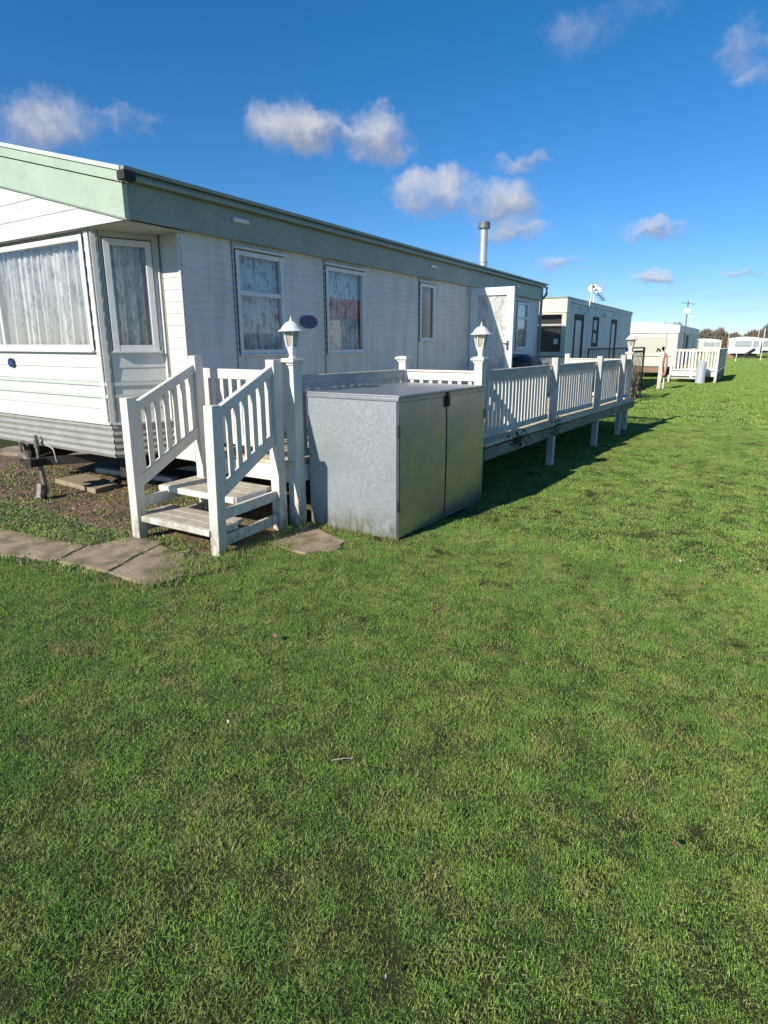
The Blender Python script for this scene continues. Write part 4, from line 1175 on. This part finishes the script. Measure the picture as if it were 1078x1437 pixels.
d3 = thing('satellite_dish', 'round white dish on tall pole beside the third caravan', 'satellite dish', (-3.2, 33, 0))
mb = MB(); mb.tube([(-3.25, 32, 0), (-3.25, 32, 3.6)], .025, 8); mb.build('mast', RUSTW, d3)
mb = MB(); mb.lathe([(.001, .06), (.09, .05), (.15, .0), (.145, -.01), (.001, .03)], (-3.25, 31.93, 3.15), 20, R=Matrix.Rotation(math.radians(80), 3, 'X'), cap=False); mb.build('reflector', WHITEF, d3, smooth=True)
mb = MB(); mb.tube([(-3.55, 32, 3.55), (-2.95, 32, 3.45)], .016, 6)
for k in range(6): mb.tube([(-3.5 + k * .1, 31.8, 3.54 - k * .017), (-3.5 + k * .1, 32.2, 3.54 - k * .017)], .01, 5)
mb.build('aerial', FLUET, d3)
a3 = thing('television_aerial', 'small T-shaped aerial on the rear roof of the third caravan', 'aerial', (-3.7, 37, 2.5))
mb = MB(); mb.tube([(-3.55, 37.5, 2.45), (-3.55, 37.5, 3.15)], .03, 6); mb.tube([(-3.8, 37.5, 3.12), (-3.3, 37.5, 3.12)], .02, 6); mb.build('mast', WHITEF, a3)

# far deck of caravan 3
k4 = thing('raised_deck', 'small white picket-railed deck with side steps beside the third caravan', 'decking', (-2.3, 30, 0))
FX0, FX1, FY0, FY1 = -3.25, -1.52, 28.2, 34.0
mb = MB(); mb.box(FX0, FX1, FY0, FY1, .40, .46); mb.box(FX0, FX1, FY0 - .03, FY0 - .001, .26, .45); mb.build('deck_floor', PAINT, k4)
for (x, y_) in ((FX0, FY0), (-2.45, FY0), (-1.95, FY0), (FX1, FY0), (FX1, 30.2), (FX1, 32.1), (FX1, FY1)):
    post(k4, x, y_, 1.42, .10, cap=False)
railing(k4, (FX0 + .05, FY0), (-2.50, FY0), 1.38, .50, 5, m_rail=PAINT, bw=.07)
railing(k4, (-2.40, FY0), (-2.0, FY0), 1.38, .50, 3, m_rail=PAINT, bw=.07)
railing(k4, (-1.9, FY0), (FX1 - .05, FY0), 1.38, .50, 3, m_rail=PAINT, bw=.07)
for a, b in ((FY0, 30.2), (30.2, 32.1), (32.1, FY1)):
    railing(k4, (FX1, a + .05), (FX1, b - .05), 1.38, .50, 14, bw=.06, m_bal=PAINTG)
mb = MB(); mb.box(-3.30, -2.10, FY0 - .50, FY0 - .05, .17, .22); mb.box(-3.30, -3.20, FY0 - .6, FY0 - .05, 0, .30); mb.box(-2.20, -2.10, FY0 - .6, FY0 - .05, 0, .30); mb.build('step', PAINT, k4)
mb = MB(); mb.prism([(-2.20, 27.45), (-1.86, 27.45), (-1.86, 27.52), (-2.20, 27.52)], 0, .86)
mb.lathe([(.17, .80), (.17, .88), (.12, .92), (.04, .94)], (-2.03, 27.50, 0), 14)
mb.lathe([(.17, .0), (.17, .81)], (-2.03, 27.50, 0), 14)
tag(mb.build('gas_bottle_cover', mat('pale_grey_plastic', (.42, .45, .50), (.52, .54, .56), scale=6, rough=.5), bevel=.01), 'pale grey rounded bin standing against the far white picket deck', 'bin')


def far_caravan(x, y, w, l, h, label, wallm, roofm, yaw=0.0, frontwin=True, low=.45, arch=.18):
    t = thing('static_caravan', label, 'caravan', (x, y, 0))
    M_ = Matrix.Translation((x, y, 0)) @ Matrix.Rotation(yaw, 4, 'Z')
    mb = MB(M_); mb.box(-w / 2, w / 2, 0, l, low, h); mb.build('wall', wallm, t)
    mb = MB(M_); pr_ = [(-w / 2 - .06, h), (-w / 4, h + arch * .75), (0, h + arch), (w / 4, h + arch * .75), (w / 2 + .06, h), (w / 2 + .06, h - .12), (-w / 2 - .06, h - .12)]
    vs = [(a, -.06, b) for a, b in pr_] + [(a, l + .06, b) for a, b in pr_]; k = len(pr_)
    mb.add(vs, [list(range(k)), list(range(2 * k - 1, k - 1, -1))] + [(i, (i + 1) % k, (i + 1) % k + k, i + k) for i in range(k)]); mb.build('roof', roofm, t)
    if frontwin:
        mb = MB(M_); mb.box(-w * .30, w * .22, -.04, -.005, low + .75, h - .28); wo = mb.build('window', mat('far_pane', (.30, .33, .36), (.40, .42, .43), scale=2, rough=.2), t)
        mb = MB(M_); mb.box(w * .26, w * .44, -.03, -.005, low + .7, h - .3); mb.build('window', mat('far_pane'  , (.3, .33, .36)), t)
    for u in (.12, .34, .58, .8):
        mb = MB(M_); mb.box(w / 2 + .005, w / 2 + .03, l * u, l * u + 1.0, low + .8, h - .3); mb.build('window', DGLASS, t)
    mb = MB(M_); mb.box(-w / 2 + .3, w / 2 - .3, .4, l - .4, .0, low); mb.build('underframe', BLACK, t)
    return t


far_caravan(-1.75, 80, 3.2, 9, 2.25, 'small white caravan facing the lawn at the right edge, grey front window', WHITEF, WHITEF, low=.55, arch=.2)
far_caravan(2.2, 82, 3.0, 9, 2.2, 'white caravan cut by the right edge of the view beyond the white pole', WHITEF, GREYF, low=.5)
far_caravan(-7.6, 115, 3.4, 9, 2.2, 'distant caravan with rounded white roof between the far deck and small white caravan', GREYF, WHITEF, yaw=.2, arch=.3)
far_caravan(-12.4, 110, 3.2, 9, 2.2, 'distant grey-sided caravan half hidden behind the far picket deck', GREYF, WHITEF, yaw=-.1)
far_caravan(-17.5, 118, 3.2, 9, 2.3, 'distant pale caravan furthest left of the far row', WHITEF, GREYF, yaw=.1)
far_caravan(4.5, 118, 3.2, 9, 2.4, 'most distant cream caravan beyond the right-hand row', CREAM, WHITEF)
for i, (x, y, l, w_) in enumerate(((7.0, 96, 'far white caravan beyond the frame edge, right of the cut one', WHITEF), (-2.6, 128, 'tiny white caravan peeping above the gap left of the small white caravan', WHITEF),
                                  (-9.8, 132, 'tiny cream caravan deep in the far row behind the rounded white roof', CREAM), (-22.5, 128, 'tiny white caravan hidden behind the far side of the third caravan', WHITEF),
                                  (.9, 134, 'tiny grey caravan above the roof of the small white caravan, beside the pole', GREYF))):
    far_caravan(x, y, 3.3, 9, 2.5, l, w_, WHITEF, yaw=.1 * (i - 2), low=.4)
# jumble in front of the small white caravan
mb = MB(); mb.bar((-1.55, 78.6, .35), (-.65, 78.2, 1.05), .35, .30)
tag(mb.build('towing_cover', BRKT, bevel=.05), 'dark covered gas bottles leaning before the small white caravan', 'covered bottles')
pl = []
for (x, y_, h, r_, l) in ((-3.9, 90, 4.3, .05, 'thin white pole rising behind the far deck rail'), (-.55, 84, 3.6, .05, 'short white aerial pole over the small white caravan'), (.02, 69, 3.1, .07, 'white washing pole standing right of the small white caravan'), (-1.95, 64, 1.3, .06, 'low pale marker post on the lawn before the small white caravan'), (-9.2, 92, 3.2, .05, 'pale mast left of the rounded roof caravan')):
    r_ *= .62; mb = MB(); mb.tube([(x, y_, 0), (x + .05, y_, h)], r_, 8); mb.lathe([(r_ * 1.6, 0), (r_ * 1.6, .15), (r_, .2)], (x, y_, 0), 8)
    tag(mb.build('pole', WHITEF), l, 'pole', 'pale poles among the far caravans')
mb = MB(); mb.box(-3.9, -2.6, 77.6, 78.2, 0, .35); mb.box(-3.7, -2.9, 77.65, 78.1, .35, .55)
tag(mb.build('brick_pile', BRICKY, bevel=.03), 'low reddish brick heap beside the small white caravan', 'brick heap')

# the neighbour across the lawn to the right, out of the frame but mirrored in the glass
nb = thing('static_caravan', 'cream caravan with red roof across the lawn on the right', 'caravan', (6.6, 24, 0))
mb = MB(); mb.box(5.0, 8.2, 18.7, 29.5, .5, 2.60); mb.build('wall', CREAM, nb)
mb = MB(); vs = [(4.85, 18.5, 2.62), (6.6, 18.5, 3.5), (8.35, 18.5, 2.62), (4.85, 29.7, 2.62), (6.6, 29.7, 3.5), (8.35, 29.7, 2.62)]
mb.add(vs, [(0, 1, 2), (5, 4, 3), (0, 3, 4, 1), (1, 4, 5, 2), (2, 5, 3, 0)]); mb.build('roof', REDROOF, nb)
Pn = Plane((5.0, 29.5), (5.0, 18.7)); assert Pn.n.x < 0
for u in (.3, 2.9, 5.5, 8.1): window(nb, Pn, u, u + 2.3, 1.0, 2.15, .09, glass=DGLASS, vbars=(u + 1.15,))
mb = MB(); mb.box(5.2, 8.0, 18.9, 29.3, .0, .5); mb.build('skirting', BRICKY, nb)

# ------------------------------------------------------------------ hedgerow on the horizon
rng = np.random.default_rng(4)
hv = []; hf = []
def hedge(n, x0, x1, ybase, hfun, w=.16):
    xs = rng.uniform(x0, x1, n)
    for x in xs:
        y_ = ybase + rng.uniform(-4, 4) + .04 * x
        H_ = hfun(x)
        z = rng.uniform(0, 1) ** .8 * H_; l = rng.uniform(.5, 1.5); a = rng.normal(0, .35)
        k = len(hv); ww = w * rng.uniform(.5, 1.4)
        hv.extend([(x - ww, y_, z), (x + ww, y_ + .1, z), (x + math.sin(a) * l, y_, z + l * math.cos(a))]); hf.append((k, k + 1, k + 2))
hedge(76000, -140, 260, 190, lambda x: 5.0 + 1.0 * math.sin(x * .21) + .7 * math.sin(x * .53 + 1) + .5 * math.sin(x * 1.7))
mb = MB(); mb.v = [Vector(q) for q in hv]; mb.f = hf
stuff(mb.build('hedgerow', TWIG))
hv = []; hf = []
hedge(16000, -120, 240, 175, lambda x: 2.6 + .8 * math.sin(x * .35 + 2), .22)
mb = MB(); mb.v = [Vector(q) for q in hv]; mb.f = hf
stuff(mb.build('undergrowth', mat('brown_bramble', (.15, .075, .045), (.10, .085, .045), scale=.2, rough=.95)))

# ------------------------------------------------------------------ grass
def tuft_mesh(name, size, n, hmin, hmax, w, lean, seed, material):
    r_ = random.Random(seed); V_, F_ = [], []
    for i in range(n):
        x = r_.uniform(-size / 2, size / 2); y = r_.uniform(-size / 2, size / 2)
        h = r_.uniform(hmin, hmax) * r_.uniform(.6, 1); b = r_.uniform(0, 6.283); d = r_.uniform(0, 6.283); l = abs(r_.gauss(0, lean)) * h
        wx, wy = math.cos(b) * w / 2, math.sin(b) * w / 2; lx, ly = math.cos(d) * l, math.sin(d) * l
        zz = h / math.sqrt(1 + (l / h) ** 2)
        k = len(V_)
        V_ += [(x - wx, y - wy, -.004), (x + wx, y + wy, -.004), (x + lx * .3 - wx * .85, y + ly * .3 - wy * .85, zz * .55), (x + lx * .3 + wx * .85, y + ly * .3 + wy * .85, zz * .55), (x + lx, y + ly, zz)]
        F_ += [(k, k + 1, k + 3, k + 2), (k + 2, k + 3, k + 4)]
    me = bpy.data.meshes.new(name); me.from_pydata(V_, [], F_); me.materials.append(material)
    return me


def scatter(name, pts, meshes, smin=.85, smax=1.2):
    """instance tuft meshes on a cloud of points with geometry nodes"""
    src = bpy.data.collections.new(name + '_sources')
    for i, me in enumerate(meshes): src.objects.link(bpy.data.objects.new(name + '_source', me))
    me = bpy.data.meshes.new(name); me.from_pydata(pts, [], []); o = bpy.data.objects.new(name, me); COL.objects.link(o)
    ng = bpy.data.node_groups.new(name, 'GeometryNodeTree')
    ng.interface.new_socket('Geometry', in_out='INPUT', socket_type='NodeSocketGeometry')
    ng.interface.new_socket('Geometry', in_out='OUTPUT', socket_type='NodeSocketGeometry')
    N, L = ng.nodes.new, ng.links.new
    gi, go = N('NodeGroupInput'), N('NodeGroupOutput')
    ci = N('GeometryNodeCollectionInfo'); ci.inputs[0].default_value = src; ci.inputs['Separate Children'].default_value = True
    iop = N('GeometryNodeInstanceOnPoints'); iop.inputs['Pick Instance'].default_value = True
    rv = N('FunctionNodeRandomValue'); rv.data_type = 'FLOAT_VECTOR'
    rv.inputs[0].default_value = (-.05, -.05, 0); rv.inputs[1].default_value = (.05, .05, 6.283)
    rs = N('FunctionNodeRandomValue'); rs.data_type = 'FLOAT'; rs.inputs[2].default_value = smin; rs.inputs[3].default_value = smax
    L(gi.outputs[0], iop.inputs['Points']); L(ci.outputs[0], iop.inputs['Instance'])
    L(rv.outputs[0], iop.inputs['Rotation']); L(rs.outputs[1], iop.inputs['Scale'])
    L(iop.outputs[0], go.inputs[0])
    md = o.modifiers.new('scatter', 'NODES'); md.node_group = ng
    return stuff(o)


CABP = [(-3.30, 3.87), (-2.37, 3.90), (-2.27, 5.44), (-3.18, 5.42)]
SLABS = SL + [PATCH]


def on_grass(x, y, edge=.0):
    if inpoly(x, y, SOILR): return False
    if inpoly(x, y, CABP): return False
    for s_ in SLABS:
        if inpoly(x, y, s_): return False
    return True


def grid(x0f, x1f, y0, y1, step, test, jit=.28, seed=1):
    r_ = random.Random(seed); out = []; y = y0
    while y < y1:
        x = x0f(y)
        while x < x1f(y):
            px, py = x + r_.uniform(-jit, jit) * step, y + r_.uniform(-jit, jit) * step
            if test(px, py): out.append((px, py, 0.0))
            x += step
        y += step
    return out


NEARL = lambda y: max(-2.7 * y - 1.4, -9.5); NEARR = lambda y: 1.6 + .05 * y
near = grid(NEARL, NEARR, .0, 4.6, .14, lambda x, y: on_grass(x, y) and x * x + y * y < 40, seed=2)
near += grid(NEARL, NEARR, .0, 4.6, .19, lambda x, y: on_grass(x, y) and x * x + y * y < 40, seed=22)
T1 = [tuft_mesh('turf_a%d' % i, .20, 820, .006, .021, .0018, 1.4, 20 + i, BLADE) for i in range(5)]
scatter('grass', near, T1, .7, 1.3)
mid = grid(lambda y: -9.0 if y < 6 else max(-4.6, -3.4), lambda y: 1.6 + .12 * y, 4.4, 14, .24, lambda x, y: on_grass(x, y), seed=3)
T2 = [tuft_mesh('turf_b%d' % i, .36, 1100, .008, .025, .0036, 1.3, 40 + i, BLADE) for i in range(4)]
scatter('grass', mid, T2, .75, 1.25)
farp = grid(lambda y: -4.4, lambda y: 3.0 + .06 * y, 13.8, 42, .55, lambda x, y: True, seed=4)
xf = grid(lambda y: -13.0, lambda y: 7.0, 41.5, 96, 1.25, lambda x, y: True, seed=5)
scatter('grass', xf, [tuft_mesh('turf_d%d' % i, 1.9, 900, .02, .05, .035, .85, 160 + i, BLADE) for i in range(3)])
T3 = [tuft_mesh('turf_c%d' % i, .8, 620, .02, .05, .014, .85, 60 + i, BLADE) for i in range(3)]
scatter('grass', farp, T3)
# tall edges: rough green fringe along path, cabinet, posts
fr = []
r_ = random.Random(12)
def fringe(a, b, n, spread):
    for k in range(n):
        t = r_.random(); fr.append((a[0] + (b[0] - a[0]) * t + r_.gauss(0, spread), a[1] + (b[1] - a[1]) * t + r_.gauss(0, spread), 0))
fringe((-3.26, 3.85), (-2.40, 3.89), 46, .012); fringe((-3.36, 3.62), (-3.30, 3.80), 26, .05); fringe((-3.33, 3.2), (-2.68, 3.42), 14, .03)
fringe((-3.3, 2.85), (-3.25, 3.6), 40, .05); fringe((-4.2, 2.86), (-3.5, 2.9), 18, .06); fringe((-3.3, 2.25), (-3.2, 2.9), 30, .05)
fringe((-3.36, 2.3), (-3.44, 2.75), 22, .06); fringe((-5.3, 1.84), (-3.3, 2.2), 50, .02); fringe((-3.8, 2.78), (-3.3, 2.45), 30, .05); fringe((-4.4, 2.45), (-5.5, 2.3), 30, .04); fringe((-7.0, 1.75), (-5.2, 1.86), 40, .03)
T4 = [tuft_mesh('fringe%d' % i, .09, 34, .025, .085, .0032, .8, 80 + i, STRAW if i % 2 else BLADE) for i in range(4)]
scatter('dry_grass', fr, T4)
# sparse moss/weeds over the bare soil
wd = []
r_ = random.Random(33)
while len(wd) < 1300:
    x = r_.uniform(-8.5, -3.2); y = r_.uniform(2.2, 4.2)
    if inpoly(x, y, SOILR) and r_.random() < (1.0 if y < 2.78 else .10): wd.append((x, y, .003))
for q in SL:
    for i in range(len(q)):
        a, b = q[i], q[(i + 1) % len(q)]
        for k in range(5):
            t = r_.random(); wd.append((a[0] + (b[0] - a[0]) * t + r_.gauss(0, .035), a[1] + (b[1] - a[1]) * t + r_.gauss(0, .03), .012))
T5 = [tuft_mesh('weed%d' % i, .12, 26, .008, .035, .010, 1.4, 90 + i, WEEDM if i % 2 else BLADE) for i in range(4)]
scatter('ground_cover', wd, T5)


def stone_mesh(name, s, seed, material):
    bm = bmesh.new(); bmesh.ops.create_icosphere(bm, subdivisions=1, radius=s); r2 = random.Random(seed)
    for v in bm.verts: v.co = Vector((v.co.x * r2.uniform(.7, 1.4), v.co.y * r2.uniform(.7, 1.3), v.co.z * r2.uniform(.35, .8)))
    me = bpy.data.meshes.new(name); bm.to_mesh(me); bm.free(); me.materials.append(material); return me


pb = []
while len(pb) < 3000:
    x = r_.uniform(-8.6, -3.2); y = r_.uniform(2.25, 5.0)
    if inpoly(x, y, SOILR): pb.append((x, y, .006))
scatter('pebbles', pb, [stone_mesh('peb%d' % i, .005 + .004 * i, i, [SOIL, PEB, SOIL, PEB, LEAFB][i]) for i in range(5)], .5, 1.3)
# weeds growing through the edge of the decking
for (x, y_, l) in ((-2.22, 6.25, 'dark straggly weed growing over the deck edge just past the cabinet'), (-2.18, 7.6, 'small dark weed on the deck edge at the foot of a balustrade post')):
    mb = MB(); rr = random.Random(int(y_ * 10))
    for k in range(110):
        c = Vector((x + rr.gauss(0, .03), y_ + rr.gauss(0, .13), .55 + rr.gauss(0, .05))); a = rr.uniform(0, 6.28); s_ = rr.uniform(.012, .03)
        u_ = Vector((math.cos(a), math.sin(a), rr.uniform(-.6, .6))) * s_; v_ = Vector((-math.sin(a) * .5, math.cos(a) * .5, rr.uniform(-.5, .8))) * s_
        mb.add([c - u_, c + v_, c + u_, c - v_], [(0, 1, 2, 3)])
    tag(mb.build('weed', mat('dark_weed', (.035, .05, .016), (.05, .04, .02), scale=20, rough=.8)), l, 'plant')
# fallen leaves and pale scraps on the lawn
def scrap(x, y, s_, m_, l, nm='fallen_leaf', cat='leaf', g='scraps lying on the lawn'):
    mb = MB(); rr = random.Random(int(abs(x * 100) + abs(y * 10)))
    n_ = 9; pts = []
    for k in range(n_):
        a = 2 * math.pi * k / n_; q = s_ * rr.uniform(.6, 1.1); pts.append((x + q * math.cos(a), y + q * .6 * math.sin(a), .040 + rr.uniform(0, .014)))
    pts.append((x, y, .036))
    mb.add(pts, [(k, (k + 1) % n_, n_) for k in range(n_)])
    return tag(mb.build(nm, m_), l, cat, g)


scrap(-1.496, 5.389, .050, LEAFB, 'crumpled brown leaf on the lawn to the right of the cabinet shadow')
scrap(-2.08, 2.113, .026, LEAFB, 'brown dead leaf on the lawn in front of the paving slab')
scrap(-.043, 1.783, .013, LEAFB, 'small dark curled leaf low at the right of the lawn')
scrap(-1.728, 1.46, .010, PALEBIT, 'tiny white scrap on the lawn towards the lower left', 'scrap', 'scrap')
scrap(-.617, .954, .006, PALEBIT, 'tiny pale scrap nearest the camera at the bottom of the lawn', 'scrap', 'scrap')
scrap(-.316, 4.539, .016, PALEBIT, 'pale petal-like scrap on the lawn far to the right', 'scrap', 'scrap')
mb = MB(); mb.tube([(-1.225, 1.52, .030), (-1.19, 1.545, .036), (-1.16, 1.575, .030)], .0011, 5)
tag(mb.build('straw', PALEBIT), 'thin bleached straw lying across the left middle of the lawn', 'straw')
